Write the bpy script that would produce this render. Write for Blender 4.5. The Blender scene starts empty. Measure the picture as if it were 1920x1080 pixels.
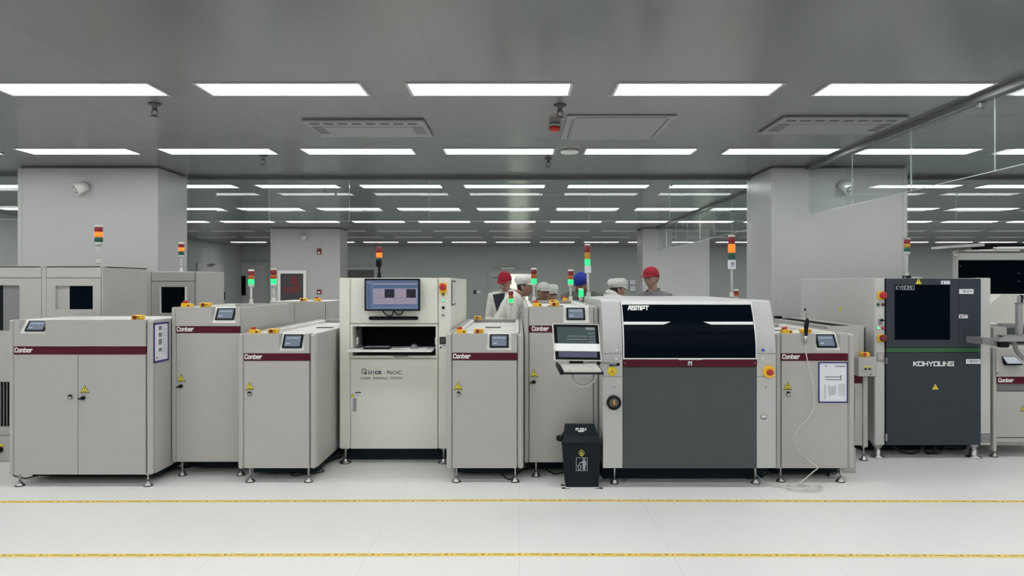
import bpy, bmesh, math, random
from mathutils import Vector, Matrix

# ------------------------------------------------------------------ camera, world, exposure
scene = bpy.context.scene
COL = scene.collection
EYE, FPX, VU, VV = 1.6, 1300.0, 974.0, 532.0       # eye height, focal length in px, vanishing point
cam = bpy.data.objects.new('camera', bpy.data.cameras.new('camera'))
COL.objects.link(cam)
cam.location = (0, 0, EYE)
cam.rotation_euler = (math.pi / 2, 0, 0)
cam.data.sensor_width = 36.0
cam.data.lens = FPX / 1920 * 36.0
cam.data.shift_x = -(VU - 960) / 1920
cam.data.shift_y = -(540 - VV) / 1920
cam.data.clip_end = 120
scene.camera = cam
world = bpy.data.worlds.new('world')
scene.world = world
world.use_nodes = True
world.node_tree.nodes['Background'].inputs[0].default_value = (0.5, 0.52, 0.55, 1)
world.node_tree.nodes['Background'].inputs[1].default_value = 0.0
scene.view_settings.view_transform = 'Standard'
scene.view_settings.look = 'None'
scene.view_settings.gamma = 1.0
scene.view_settings.use_curve_mapping = False
scene.view_settings.exposure = 0.0
PANEL_STRENGTH = 11.5                                # the ceiling panels light the hall
scene.cycles.max_bounces = 10
scene.cycles.diffuse_bounces = 5
scene.cycles.transparent_max_bounces = 16
scene.cycles.sample_clamp_indirect = 6.0
scene.cycles.caustics_reflective = False
scene.cycles.caustics_refractive = False
random.seed(4)
PI = math.pi
CEIL = EYE + 1.484


def X(u, Y): return (u - VU) * Y / FPX
def Z(v, Y): return EYE - (v - VV) * Y / FPX


# ------------------------------------------------------------------ materials
def nodes_of(name):
    m = bpy.data.materials.new(name)
    m.use_nodes = True
    return m, m.node_tree, m.node_tree.nodes['Principled BSDF']


def mat(name, col, rough=0.5, metal=0.0, var=0.03, scale=6.0, bump=0.0, bscale=40.0, spec=0.5, emit=None, estr=0.0, coat=0.0):
    m, t, b = nodes_of(name)
    tc = t.nodes.new('ShaderNodeTexCoord')
    n = t.nodes.new('ShaderNodeTexNoise')
    n.inputs['Scale'].default_value = scale
    n.inputs['Detail'].default_value = 3
    t.links.new(tc.outputs['Object'], n.inputs['Vector'])
    mx = t.nodes.new('ShaderNodeMix')
    mx.data_type = 'RGBA'
    a, c = mx.inputs[6], mx.inputs[7]
    a.default_value = tuple(max(0, x * (1 - var)) for x in col) + (1,)
    c.default_value = tuple(min(1, x * (1 + var)) for x in col) + (1,)
    t.links.new(n.outputs['Fac'], mx.inputs[0])
    t.links.new(mx.outputs[2], b.inputs['Base Color'])
    b.inputs['Roughness'].default_value = rough
    b.inputs['Metallic'].default_value = metal
    b.inputs['Specular IOR Level'].default_value = spec
    b.inputs['Coat Weight'].default_value = coat
    if bump:
        n2 = t.nodes.new('ShaderNodeTexNoise')
        n2.inputs['Scale'].default_value = bscale
        t.links.new(tc.outputs['Object'], n2.inputs['Vector'])
        bp = t.nodes.new('ShaderNodeBump')
        bp.inputs['Strength'].default_value = bump
        bp.inputs['Distance'].default_value = 0.02
        t.links.new(n2.outputs['Fac'], bp.inputs['Height'])
        t.links.new(bp.outputs['Normal'], b.inputs['Normal'])
    if emit:
        b.inputs['Emission Color'].default_value = tuple(emit) + (1,)
        b.inputs['Emission Strength'].default_value = estr
    return m


M = {}
M['paint'] = mat('cabinet_paint', (0.42, 0.412, 0.392), 0.45)
M['plate'] = mat('white_plate', (0.74, 0.74, 0.72), 0.4)
M['warm'] = mat('warm_white_paint', (0.68, 0.685, 0.615), 0.42)
M['cool'] = mat('cool_white_paint', (0.47, 0.485, 0.475), 0.42)
M['kywhite'] = mat('frame_white_paint', (0.50, 0.51, 0.495), 0.42)
M['loader'] = mat('loader_paint', (0.42, 0.41, 0.39), 0.45)
M['loader_in'] = mat('loader_recess', (0.38, 0.38, 0.37), 0.5)
M['maroon'] = mat('maroon_stripe', (0.085, 0.009, 0.020), 0.45, spec=0.15)
M['darkgrey'] = mat('slate_panel', (0.067, 0.076, 0.080), 0.45, spec=0.3)
M['kygrey'] = mat('charcoal_panel', (0.034, 0.043, 0.055), 0.45, spec=0.25)
M['green'] = mat('green_band', (0.022, 0.11, 0.035), 0.4)
M['black'] = mat('black_plastic', (0.006, 0.007, 0.010), 0.4, spec=0.15)
M['bin'] = mat('bin_plastic', (0.006, 0.010, 0.016), 0.5, spec=0.2)
M['glassblack'] = mat('dark_window', (0.001, 0.0035, 0.007), 0.22, spec=0.035)
M['matteblack'] = mat('dark_interior', (0.004, 0.005, 0.008), 0.8, spec=0.1)
M['steel'] = mat('steel', (0.42, 0.42, 0.43), 0.3, metal=1.0)
M['silver'] = mat('silver_frame', (0.72, 0.73, 0.73), 0.35, metal=0.3)
M['grey'] = mat('grey_plastic', (0.28, 0.28, 0.29), 0.5)
M['midgrey'] = mat('grey_metal', (0.20, 0.20, 0.21), 0.45)
M['yellow'] = mat('estop_yellow', (0.85, 0.50, 0.03), 0.4)
M['signyellow'] = mat('sign_yellow', (0.72, 0.62, 0.02), 0.5)
M['red'] = mat('red_button', (0.42, 0.015, 0.012), 0.35)
M['darkred'] = mat('dark_red_plastic', (0.16, 0.012, 0.012), 0.4)
M['white'] = mat('white_print', (0.85, 0.85, 0.84), 0.5)
M['ink'] = mat('dark_print', (0.02, 0.03, 0.04), 0.5)
M['teal'] = mat('teal_print', (0.02, 0.07, 0.085), 0.5)
M['greyprint'] = mat('grey_print', (0.30, 0.31, 0.33), 0.6)
M['paper'] = mat('paper', (0.72, 0.74, 0.80), 0.6)
M['blueframe'] = mat('blue_holder_frame', (0.02, 0.018, 0.16), 0.4)
M['hmi'] = mat('touch_screen', (0.10, 0.12, 0.15), 0.2, emit=(0.17, 0.22, 0.30), estr=0.38)
M['hmi_soft'] = mat('touch_screen_bar', (0.2, 0.22, 0.25), 0.2, emit=(0.30, 0.36, 0.45), estr=0.6)
M['scr'] = mat('screen_slate', (0.02, 0.03, 0.05), 0.25, emit=(0.10, 0.135, 0.23), estr=1.0)
M['scr_d'] = mat('screen_blue', (0.02, 0.03, 0.05), 0.25, emit=(0.05, 0.085, 0.16), estr=1.0)
M['scr_l'] = mat('screen_lilac', (0.05, 0.05, 0.05), 0.25, emit=(0.235, 0.20, 0.265), estr=1.0)
M['scr_k'] = mat('screen_dark', (0.005, 0.005, 0.01), 0.25, emit=(0.003, 0.004, 0.012), estr=1.0)
M['op'] = mat('operator_screen', (0.02, 0.03, 0.03), 0.012, spec=0.8, emit=(0.04, 0.058, 0.06), estr=1.0)
M['op_l'] = mat('operator_screen_field', (0.1, 0.1, 0.1), 0.012, spec=0.8, emit=(0.17, 0.17, 0.18), estr=1.0)
M['opb'] = mat('operator_screen_bar', (0.02, 0.02, 0.03), 0.012, spec=0.8, emit=(0.07, 0.075, 0.12), estr=1.0)
M['gloss'] = mat('glossy_black_bezel', (0.003, 0.004, 0.006), 0.012, spec=0.8)
M['keys'] = mat('keyboard_keys', (0.60, 0.61, 0.56), 0.6)
M['lens_r'] = mat('red_lens', (0.22, 0.012, 0.02), 0.25)
M['lens_a'] = mat('amber_lens', (0.42, 0.10, 0.015), 0.25)
M['lens_y'] = mat('yellow_lens', (0.50, 0.27, 0.02), 0.25)
M['lens_g'] = mat('green_lens', (0.005, 0.085, 0.055), 0.25)
M['lit_a'] = mat('lit_amber_lens', (0.6, 0.12, 0.01), 0.3, emit=(1.0, 0.17, 0.012), estr=1.25)
M['lit_g'] = mat('lit_green_lens', (0.02, 0.5, 0.15), 0.3, emit=(0.02, 0.95, 0.22), estr=1.0)
M['led_g'] = mat('lit_green_button', (0.1, 0.6, 0.3), 0.3, emit=(0.25, 0.95, 0.45), estr=0.7)
M['led_r'] = mat('red_pushbutton', (0.6, 0.03, 0.06), 0.3)
M['blue'] = mat('blue_button', (0.02, 0.06, 0.6), 0.3)
M['undershade'] = mat('painted_undershade', (0.012, 0.020, 0.028), 0.7, spec=0.1)  # near-black that stands in for the shade under the machines
M['edge'] = mat('polished_glass_edge', (0.55, 0.62, 0.60), 0.2)
M['tape'] = mat('floor_tape_yellow', (0.80, 0.60, 0.15), 0.5)
M['tapeink'] = mat('floor_tape_print', (0.24, 0.18, 0.06), 0.6)
M['blacktape'] = mat('black_floor_tape', (0.012, 0.012, 0.022), 0.6)
M['ac'] = mat('ceiling_unit_white', (0.25, 0.26, 0.265), 0.5)
M['acdark'] = mat('ceiling_unit_slot', (0.07, 0.075, 0.08), 0.6)
M['lampframe'] = mat('lamp_frame', (0.5, 0.5, 0.5), 0.45)
M['unlit'] = mat('unlit_diffuser', (0.75, 0.76, 0.76), 0.4)
M['brass'] = mat('dark_brass', (0.25, 0.14, 0.06), 0.35, metal=0.8)
M['hose'] = mat('clear_hose', (0.56, 0.56, 0.52), 0.25)
M['cable'] = mat('cable_black', (0.012, 0.013, 0.016), 0.5)
M['cablegrey'] = mat('cable_grey', (0.16, 0.18, 0.19), 0.5)
M['skin'] = mat('skin', (0.33, 0.185, 0.13), 0.5, var=0.06, scale=20)
M['skin_p'] = mat('skin_pale', (0.42, 0.25, 0.20), 0.5, var=0.06, scale=20)
M['lips'] = mat('lips', (0.26, 0.10, 0.085), 0.5)
M['hair'] = mat('black_hair', (0.012, 0.010, 0.010), 0.6, bump=0.4, bscale=90)
M['eye'] = mat('eye_white', (0.5, 0.48, 0.46), 0.3)
M['pupil'] = mat('pupil', (0.01, 0.008, 0.007), 0.2)
M['coat'] = mat('white_coat_cloth', (0.66, 0.67, 0.63), 0.8, bump=1.0, bscale=12, var=0.05)
M['jacket'] = mat('grey_jacket_cloth', (0.15, 0.155, 0.165), 0.85, bump=0.4, bscale=11, var=0.05)
M['jacket_g'] = mat('olive_grey_jacket_cloth', (0.11, 0.11, 0.10), 0.85, bump=0.4, bscale=11, var=0.05)
M['trouser'] = mat('dark_trousers', (0.03, 0.032, 0.04), 0.85)
M['cap_red'] = mat('red_cap_cloth', (0.30, 0.004, 0.024), 0.8, bump=0.1, bscale=60)
M['cap_blue'] = mat('blue_cap_cloth', (0.004, 0.020, 0.24), 0.8, bump=0.1, bscale=60)
M['cap_white'] = mat('white_cap_cloth', (0.66, 0.67, 0.64), 0.85, bump=0.5, bscale=22)
M['cap_grey'] = mat('pale_grey_cap_cloth', (0.48, 0.49, 0.47), 0.85, bump=0.25, bscale=30)
M['wallpaint'] = mat('wall_panel', (0.48, 0.50, 0.49), 0.4, var=0.01, scale=0.6)
M['farwall'] = mat('far_wall_panel', (0.40, 0.43, 0.415), 0.4, var=0.01, scale=0.6)
M['column'] = mat('column_cladding', (0.42, 0.43, 0.42), 0.35, var=0.01, scale=0.6)
M['trim'] = mat('ceiling_trim', (0.15, 0.16, 0.16), 0.4)
M['door'] = mat('door_leaf_grey', (0.46, 0.48, 0.475), 0.4)
M['doordark'] = mat('door_dark', (0.10, 0.10, 0.095), 0.6)
M['firebox'] = mat('fire_cabinet_glass', (0.05, 0.045, 0.05), 0.3)
M['firered'] = mat('fire_print_red', (0.13, 0.02, 0.025), 0.5)
M['litroom'] = mat('lit_room_window', (0.7, 0.7, 0.6), 0.5, emit=(0.92, 0.95, 0.78), estr=0.85)


def emit_mat():
    m, t, b = nodes_of('panel_diffuser')
    b.inputs['Base Color'].default_value = (0.9, 0.9, 0.9, 1)
    b.inputs['Emission Color'].default_value = (1.0, 1.0, 0.985, 1)
    b.inputs['Emission Strength'].default_value = PANEL_STRENGTH
    return m


def glass_mat():
    m = bpy.data.materials.new('curtain_glass')
    m.use_nodes = True
    t = m.node_tree
    t.nodes.clear()
    N, L = t.nodes.new, t.links.new
    out = N('ShaderNodeOutputMaterial')
    tr = N('ShaderNodeBsdfTransparent')
    tr.inputs[0].default_value = (0.90, 0.935, 0.925, 1)
    gl = N('ShaderNodeBsdfAnisotropic')
    gl.inputs['Color'].default_value = (0.95, 0.98, 0.97, 1)
    gl.inputs['Roughness'].default_value = 0.0
    geo = N('ShaderNodeNewGeometry')
    tc = N('ShaderNodeTexCoord')
    no = N('ShaderNodeTexNoise')
    no.inputs['Scale'].default_value = 0.8
    no.inputs['Detail'].default_value = 1
    L(tc.outputs['Object'], no.inputs['Vector'])
    bp = N('ShaderNodeBump')
    bp.inputs['Strength'].default_value = 0.05
    bp.inputs['Distance'].default_value = 0.04
    L(no.outputs['Fac'], bp.inputs['Height'])
    L(bp.outputs['Normal'], gl.inputs['Normal'])
    dt = N('ShaderNodeVectorMath'); dt.operation = 'DOT_PRODUCT'
    L(geo.outputs['Normal'], dt.inputs[0]); L(geo.outputs['Incoming'], dt.inputs[1])
    ab = N('ShaderNodeMath'); ab.operation = 'ABSOLUTE'
    L(dt.outputs['Value'], ab.inputs[0])
    om = N('ShaderNodeMath'); om.operation = 'SUBTRACT'; om.inputs[0].default_value = 1.0
    L(ab.outputs[0], om.inputs[1])
    pw = N('ShaderNodeMath'); pw.operation = 'POWER'; pw.inputs[1].default_value = 5.0
    L(om.outputs[0], pw.inputs[0])
    ma = N('ShaderNodeMath'); ma.operation = 'MULTIPLY_ADD'
    ma.inputs[1].default_value = 0.9; ma.inputs[2].default_value = 0.024
    L(pw.outputs[0], ma.inputs[0])
    mix = N('ShaderNodeMixShader')
    L(ma.outputs[0], mix.inputs[0]); L(tr.outputs[0], mix.inputs[1]); L(gl.outputs[0], mix.inputs[2])
    L(mix.outputs[0], out.inputs[0])
    return m


def floor_mat():
    m, t, b = nodes_of('epoxy_floor')
    N, L = t.nodes.new, t.links.new
    tc = N('ShaderNodeTexCoord')
    n = N('ShaderNodeTexNoise'); n.inputs['Scale'].default_value = 0.7; n.inputs['Detail'].default_value = 5
    L(tc.outputs['Object'], n.inputs['Vector'])
    r = N('ShaderNodeValToRGB')
    r.color_ramp.elements[0].position = 0.3; r.color_ramp.elements[0].color = (0.765, 0.765, 0.755, 1)
    r.color_ramp.elements[1].position = 0.7; r.color_ramp.elements[1].color = (0.805, 0.805, 0.795, 1)
    L(n.outputs['Fac'], r.inputs[0])
    br = N('ShaderNodeTexBrick')
    br.offset = 0.0
    br.inputs['Scale'].default_value = 1.0
    br.inputs['Brick Width'].default_value = 0.9
    br.inputs['Row Height'].default_value = 3.6
    br.inputs['Mortar Size'].default_value = 0.004
    br.inputs['Color1'].default_value = (1, 1, 1, 1); br.inputs['Color2'].default_value = (1, 1, 1, 1)
    br.inputs['Mortar'].default_value = (0.93, 0.93, 0.93, 1)
    L(tc.outputs['Object'], br.inputs['Vector'])
    mx = N('ShaderNodeMix'); mx.data_type = 'RGBA'; mx.blend_type = 'MULTIPLY'; mx.inputs[0].default_value = 1
    L(r.outputs[0], mx.inputs[6]); L(br.outputs['Color'], mx.inputs[7])
    L(mx.outputs[2], b.inputs['Base Color'])
    b.inputs['Roughness'].default_value = 0.32
    b.inputs['Specular IOR Level'].default_value = 0.4
    return m


def ceil_mat():
    m, t, b = nodes_of('ceiling_panels')
    N, L = t.nodes.new, t.links.new
    tc = N('ShaderNodeTexCoord')
    br = N('ShaderNodeTexBrick')
    br.offset = 0.5
    br.inputs['Scale'].default_value = 1.0
    br.inputs['Brick Width'].default_value = 1.175
    br.inputs['Row Height'].default_value = 5.4
    br.inputs['Mortar Size'].default_value = 0.002
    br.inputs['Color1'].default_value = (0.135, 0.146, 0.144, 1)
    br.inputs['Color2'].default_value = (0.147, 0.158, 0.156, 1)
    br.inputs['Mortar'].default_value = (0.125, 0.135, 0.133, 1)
    L(tc.outputs['Object'], br.inputs['Vector'])
    L(br.outputs['Color'], b.inputs['Base Color'])
    b.inputs['Roughness'].default_value = 0.21
    b.inputs['Specular IOR Level'].default_value = 0.5
    return m


M['panel'] = emit_mat()
M['glass'] = glass_mat()
M['floor'] = floor_mat()
M['ceil'] = ceil_mat()


# ------------------------------------------------------------------ mesh helpers
class MB:
    """collects solids, links them as one mesh object"""
    def __init__(s): s.v = []; s.f = []; s.mi = []; s.mats = []; s.sm = []; s.cur = 0

    def use(s, m):
        if m not in s.mats: s.mats.append(m)
        s.cur = s.mats.index(m)
        return s

    def add(s, vs, fs, smooth=False):
        o = len(s.v)
        s.v += [tuple(p) for p in vs]
        for f in fs:
            s.f.append(tuple(i + o for i in f)); s.mi.append(s.cur); s.sm.append(smooth)
        return s

    def box(s, x0, x1, y0, y1, z0, z1, b=0.0):
        lo = (min(x0, x1), min(y0, y1), min(z0, z1)); hi = (max(x0, x1), max(y0, y1), max(z0, z1))
        if b <= 0:
            v = [(a, c, d) for a in (lo[0], hi[0]) for c in (lo[1], hi[1]) for d in (lo[2], hi[2])]
            return s.add(v, [(0, 1, 3, 2), (4, 6, 7, 5), (0, 4, 5, 1), (2, 3, 7, 6), (0, 2, 6, 4), (1, 5, 7, 3)])
        b = min(b, 0.45 * min(hi[i] - lo[i] for i in range(3)))
        v = []; idx = {}
        for c in [(i, j, k) for i in (0, 1) for j in (0, 1) for k in (0, 1)]:
            for a in range(3):
                p = [hi[i] if c[i] else lo[i] for i in range(3)]
                for i in range(3):
                    if i != a: p[i] += -b if c[i] else b
                idx[c, a] = len(v); v.append(tuple(p))
        f = []
        for a in range(3):
            o1, o2 = [i for i in range(3) if i != a]
            for sg in (0, 1):
                q = []
                for (m, n) in ((0, 0), (1, 0), (1, 1), (0, 1)):
                    c = [0, 0, 0]; c[a] = sg; c[o1] = m; c[o2] = n
                    q.append(idx[tuple(c), a])
                f.append(tuple(q))
            for m in (0, 1):
                for n in (0, 1):
                    c0 = [0, 0, 0]; c1 = [0, 0, 0]
                    c0[o1] = c1[o1] = m; c0[o2] = c1[o2] = n; c0[a] = 0; c1[a] = 1
                    f.append((idx[tuple(c0), o1], idx[tuple(c1), o1], idx[tuple(c1), o2], idx[tuple(c0), o2]))
        for c in [(i, j, k) for i in (0, 1) for j in (0, 1) for k in (0, 1)]:
            f.append((idx[c, 0], idx[c, 1], idx[c, 2]))
        return s.add(v, f)

    def fr(s, Y, u0, v0, u1, v1, y0, y1, b=0.0):
        """box given by its outline in the plane at depth Y"""
        return s.box(X(u0, Y), X(u1, Y), Y + y0, Y + y1, Z(v1, Y), Z(v0, Y), b)

    def slab(s, q, off):
        q = [Vector(p) for p in q]; off = Vector(off)
        n = len(q)
        v = q + [p + off for p in q]
        f = [tuple(range(n)), tuple(range(2 * n - 1, n - 1, -1))]
        f += [(i, (i + 1) % n, n + (i + 1) % n, n + i) for i in range(n)]
        return s.add(v, f)

    def prism(s, poly, ax, a0, a1):
        """polygon (2 coords in the plane normal to axis ax) extruded from a0 to a1"""
        def P(p, a):
            if ax == 'x': return (a, p[0], p[1])
            if ax == 'y': return (p[0], a, p[1])
            return (p[0], p[1], a)
        n = len(poly)
        v = [P(p, a0) for p in poly] + [P(p, a1) for p in poly]
        f = [tuple(range(n)), tuple(range(2 * n - 1, n - 1, -1))]
        f += [(i, (i + 1) % n, n + (i + 1) % n, n + i) for i in range(n)]
        return s.add(v, f)

    def cyl(s, p0, p1, r0, r1=None, n=16, smooth=True):
        r1 = r0 if r1 is None else r1
        p0 = Vector(p0); p1 = Vector(p1)
        d = (p1 - p0).normalized()
        a = d.orthogonal().normalized(); c = d.cross(a)
        ring = [a * math.cos(2 * PI * i / n) + c * math.sin(2 * PI * i / n) for i in range(n)]
        o = len(s.v)
        s.add([p0 + r * r0 for r in ring] + [p1 + r * r1 for r in ring],
              [(i, (i + 1) % n, n + (i + 1) % n, n + i) for i in range(n)], smooth)
        s.add([p0 + r * r0 for r in ring] + [p1 + r * r1 for r in ring],
              [tuple(range(n)), tuple(range(n, 2 * n))])
        return s

    def lathe(s, c, prof, n=20, axis='z'):
        """profile [(r, h)] turned about an axis through c"""
        v = []; f = []
        for (r, h) in prof:
            for i in range(n):
                a = 2 * PI * i / n
                p = (r * math.cos(a), r * math.sin(a), h)
                if axis == 'y': p = (p[0], -p[2], p[1])      # turned about -y, towards the front
                v.append((c[0] + p[0], c[1] + p[1], c[2] + p[2]))
        k = len(prof)
        for j in range(k - 1):
            for i in range(n):
                f.append((j * n + i, j * n + (i + 1) % n, (j + 1) * n + (i + 1) % n, (j + 1) * n + i))
        f.append(tuple(range(n))); f.append(tuple(range((k - 1) * n, k * n)))
        return s.add(v, f, True)

    def tube(s, pts, r, n=8, rr=None):
        pts = [Vector(p) for p in pts]
        v = []; f = []
        a = None
        for i, p in enumerate(pts):
            d = (pts[min(i + 1, len(pts) - 1)] - pts[max(i - 1, 0)]).normalized()
            a = d.orthogonal().normalized() if a is None else (a - d * a.dot(d)).normalized()
            c = d.cross(a)
            R = rr[i] if rr else r
            v += [p + (a * math.cos(2 * PI * k / n) + c * math.sin(2 * PI * k / n)) * R for k in range(n)]
        m = len(pts)
        for i in range(m - 1):
            for k in range(n):
                f.append((i * n + k, i * n + (k + 1) % n, (i + 1) * n + (k + 1) % n, (i + 1) * n + k))
        f.append(tuple(range(n))); f.append(tuple(range((m - 1) * n, m * n)))
        return s.add(v, f, True)

    def ell(s, c, rx, ry, rz, n=14, m=10, R=None):
        v = []; f = []
        for j in range(m + 1):
            t = PI * j / m
            for i in range(n):
                a = 2 * PI * i / n
                p = Vector((rx * math.sin(t) * math.cos(a), ry * math.sin(t) * math.sin(a), rz * math.cos(t)))
                if R is not None: p = R @ p
                v.append(Vector(c) + p)
        for j in range(m):
            for i in range(n):
                f.append((j * n + i, j * n + (i + 1) % n, (j + 1) * n + (i + 1) % n, (j + 1) * n + i))
        return s.add(v, f, True)

    def mesh(s, name, off=(0, 0, 0), default=None):
        me = bpy.data.meshes.new(name)
        o = Vector(off)
        bm = bmesh.new()
        vs = [bm.verts.new(Vector(p) - o) for p in s.v]
        for f, mi, sm in zip(s.f, s.mi, s.sm):
            try:
                fc = bm.faces.new([vs[i] for i in f])
                fc.material_index = mi; fc.smooth = sm
            except ValueError:
                pass
        bmesh.ops.remove_doubles(bm, verts=bm.verts, dist=1e-6)
        bmesh.ops.recalc_face_normals(bm, faces=bm.faces)
        bm.to_mesh(me); bm.free()
        for m in (s.mats or [default]): me.materials.append(M[m])
        return me

    def build(s, name, m=None, parent=None, off=None):
        if m and not s.mats: s.mats = [m]
        if off is None:
            off = parent['base'] if parent is not None else (0, 0, 0)
        ob = bpy.data.objects.new(name, s.mesh(name, off))
        COL.objects.link(ob)
        if parent is not None:
            ob.parent = parent
            ob['base'] = list(off)
        else:
            ob.location = off
            ob['base'] = list(off)
        return ob


def tag(o, label, cat, group=None, kind=None):
    o['label'] = label; o['category'] = cat
    if group: o['group'] = group
    if kind: o['kind'] = kind
    return o


def thing(name, label, cat, loc, group=None):
    o = bpy.data.objects.new(name, None)
    COL.objects.link(o)
    o.location = loc; o['base'] = list(loc)
    o.empty_display_size = 0.1
    return tag(o, label, cat, group)


def struct(mb, name, m=None, parent=None, off=(0, 0, 0)):
    o = mb.build(name, m, parent, off if parent is None else None)
    if parent is None: o['kind'] = 'structure'
    return o


def copy_tree(o, parent=None):
    c = o.copy(); COL.objects.link(c); c.parent = parent
    for ch in list(o.children): copy_tree(ch, c)
    return c


def text(mb, s, x, y, z, h, wide=None, bold=0.0, depth=0.0015, stretch=1.0, flip=False, flat=False):
    """lettering facing the front, lower left corner at x, z; flat = lying on the floor"""
    cu = bpy.data.curves.new('t', 'FONT')
    cu.body = s; cu.size = 1.0; cu.offset = bold; cu.extrude = 0.01; cu.resolution_u = 3
    ob = bpy.data.objects.new('t', cu)
    me = bpy.data.meshes.new_from_object(ob)
    vs = [v.co.copy() for v in me.vertices]
    fs = [tuple(p.vertices) for p in me.polygons]
    bpy.data.objects.remove(ob); bpy.data.curves.remove(cu); bpy.data.meshes.remove(me)
    x0 = min(v.x for v in vs); x1 = max(v.x for v in vs)
    y0 = min(v.y for v in vs); y1 = max(v.y for v in vs)
    ky = h / (y1 - y0)
    kx = wide / (x1 - x0) if wide else ky * stretch
    out = []
    for v in vs:
        a, b = (v.x - x0) * kx, (v.y - y0) * ky
        if flip: a, b = (x1 - x0) * kx - a, h - b
        d = v.z / 0.01 * depth
        out.append((x + a, y + b, z + d) if flat else (x + a, y - d, z + b))
    mb.add(out, fs)
    return mb


GLYPH = {
    'A': (0.85, [[(0, 0), (.42, 1), (.85, 1), (.85, 0)], [(.22, .38), (.85, .38)]]),
    'S': (0.9, [[(.95, 1), (.15, 1), (.12, .54), (.8, .54), (.78, 0), (0, 0)]]),
    'M': (1.3, [[(0, 0), (.1, 1), (1.25, 1), (1.25, 0)], [(.66, 1), (.64, 0)]]),
    'P': (0.85, [[(0, 0), (.05, 1), (.85, 1), (.85, .38), (.05, .38)]]),
    'T': (0.9, [[(-.05, 1), (.95, 1)], [(.45, 1), (.42, 0)]]),
    'K': (0.85, [[(0, 0), (0, 1)], [(.9, 1), (.1, .5), (.9, 0)]]),
    'O': (1.0, [[(0, 0), (0, 1), (1, 1), (1, 0), (0, 0)]]),
    '0': (0.95, [[(0, 0), (0, 1), (.9, 1), (.9, 0), (0, 0)]]),
    '8': (0.95, [[(0, 0), (0, 1), (.9, 1), (.9, 0), (0, 0)], [(0, .5), (.9, .5)]]),
    'H': (0.9, [[(0, 0), (0, 1)], [(.9, 0), (.9, 1)], [(0, .5), (.9, .5)]]),
    'Y': (0.95, [[(0, 1), (.48, .5), (.95, 1)], [(.48, .5), (.48, 0)]]),
    'U': (0.95, [[(0, 1), (0, 0), (.95, 0), (.95, 1)]]),
    'N': (0.9, [[(0, 0), (0, 1), (.9, 0), (.9, 1)]]),
    'C': (1.0, [[(1, .80), (1, 1), (.12, 1), (0, .88), (0, .12), (.12, 0), (1, 0), (1, .20)]]),
    'o': (0.85, [[(0, .60), (0, .10), (.10, 0), (.75, 0), (.85, .10), (.85, .60), (.75, .70), (.10, .70), (0, .60)]]),
    'n': (0.85, [[(0, 0), (0, .70), (.75, .70), (.85, .60), (.85, 0)]]),
    'b': (0.85, [[(0, 1), (0, 0), (.75, 0), (.85, .10), (.85, .60), (.75, .70), (.16, .70)]]),
    'e': (0.85, [[(.85, 0), (.10, 0), (0, .10), (0, .60), (.10, .70), (.75, .70), (.85, .60), (.85, .36), (.15, .36)]]),
    'r': (0.62, [[(0, 0), (0, .70), (.62, .70), (.62, .55)]]),
    'G': (0.95, [[(.95, 1), (0, 1), (0, 0), (.95, 0), (.95, .5), (.45, .5)]]),
}


def ribbon(line, t):
    """quads of a mitred stroke of width t along a polyline"""
    P = [Vector(p) for p in line]
    closed = (P[0] - P[-1]).length < 1e-9
    if closed: P = P[:-1]
    n = len(P)
    L = []
    for i in range(n):
        a = P[i - 1] if (closed or i > 0) else None
        c = P[(i + 1) % n] if (closed or i < n - 1) else None
        d0 = (P[i] - a).normalized() if a is not None else None
        d1 = (c - P[i]).normalized() if c is not None else None
        if d0 is None or d1 is None:
            d = d1 if d0 is None else d0
            nn = Vector((-d.y, d.x)) * t / 2
            e = d * t / 2 * (-1 if d0 is None else 1)
            L.append((P[i] + e - nn, P[i] + e + nn))
        else:
            n0 = Vector((-d0.y, d0.x)); n1 = Vector((-d1.y, d1.x))
            m = (n0 + n1).normalized()
            k = min(1.9, 1 / max(.3, m.dot(n0)))
            L.append((P[i] - m * t / 2 * k, P[i] + m * t / 2 * k))
    out = []
    for i in range(n if closed else n - 1):
        p, q = L[i], L[(i + 1) % n]
        out.append([p[0], q[0], q[1], p[1]])
    return out


def stroke_text(mb, s, place, wide, h, t, gap=0.32, slant=0.0):
    """square stroke lettering; place(a, b) gives the point for letter coordinates in metres, and a thickness vector"""
    tot = sum(GLYPH[c][0] + gap for c in s) - gap
    kx = (wide - t) / tot; ky = h - t
    a = 0
    for c in s:
        for li, line in enumerate(GLYPH[c][1]):
            for quad in ribbon([((p[0] + a) * kx + t / 2 + slant * p[1] * ky, p[1] * ky + t / 2) for p in line], t):
                P = [place(w.x, w.y) for w in quad]
                mb.slab([x[0] for x in P], P[0][1] * (1 + .35 * li))
        a += GLYPH[c][0] + gap
    return mb


# ------------------------------------------------------------------ machine details
def brand(mb, x, y, z):
    return stroke_text(mb, 'Conber', lambda a, c: (Vector((x + a, y, z + c)), Vector((0, -.0012, 0))), .140, .038, .0066, .50, .05)


def foot(parent, x, y, ztop, r=0.034, thick=0.011, mt='steel', floor=0.0):
    b = MB().use(mt)
    b.lathe((x, y, floor), [(r, 0), (r, 0.010), (r * 0.80, 0.016), (thick * 1.7, 0.022), (thick * 1.5, 0.036)], 18)
    b.cyl((x, y, 0.030), (x, y, ztop + 0.01), thick * 0.70, n=10)
    b.cyl((x, y, ztop - 0.02), (x, y, ztop), thick * 1.6, n=6, smooth=False)
    b.use('black').lathe((x, y, floor), [(r * 1.03, 0), (r * 1.03, 0.006)], 18)
    return b.build('foot', parent=parent)


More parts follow.
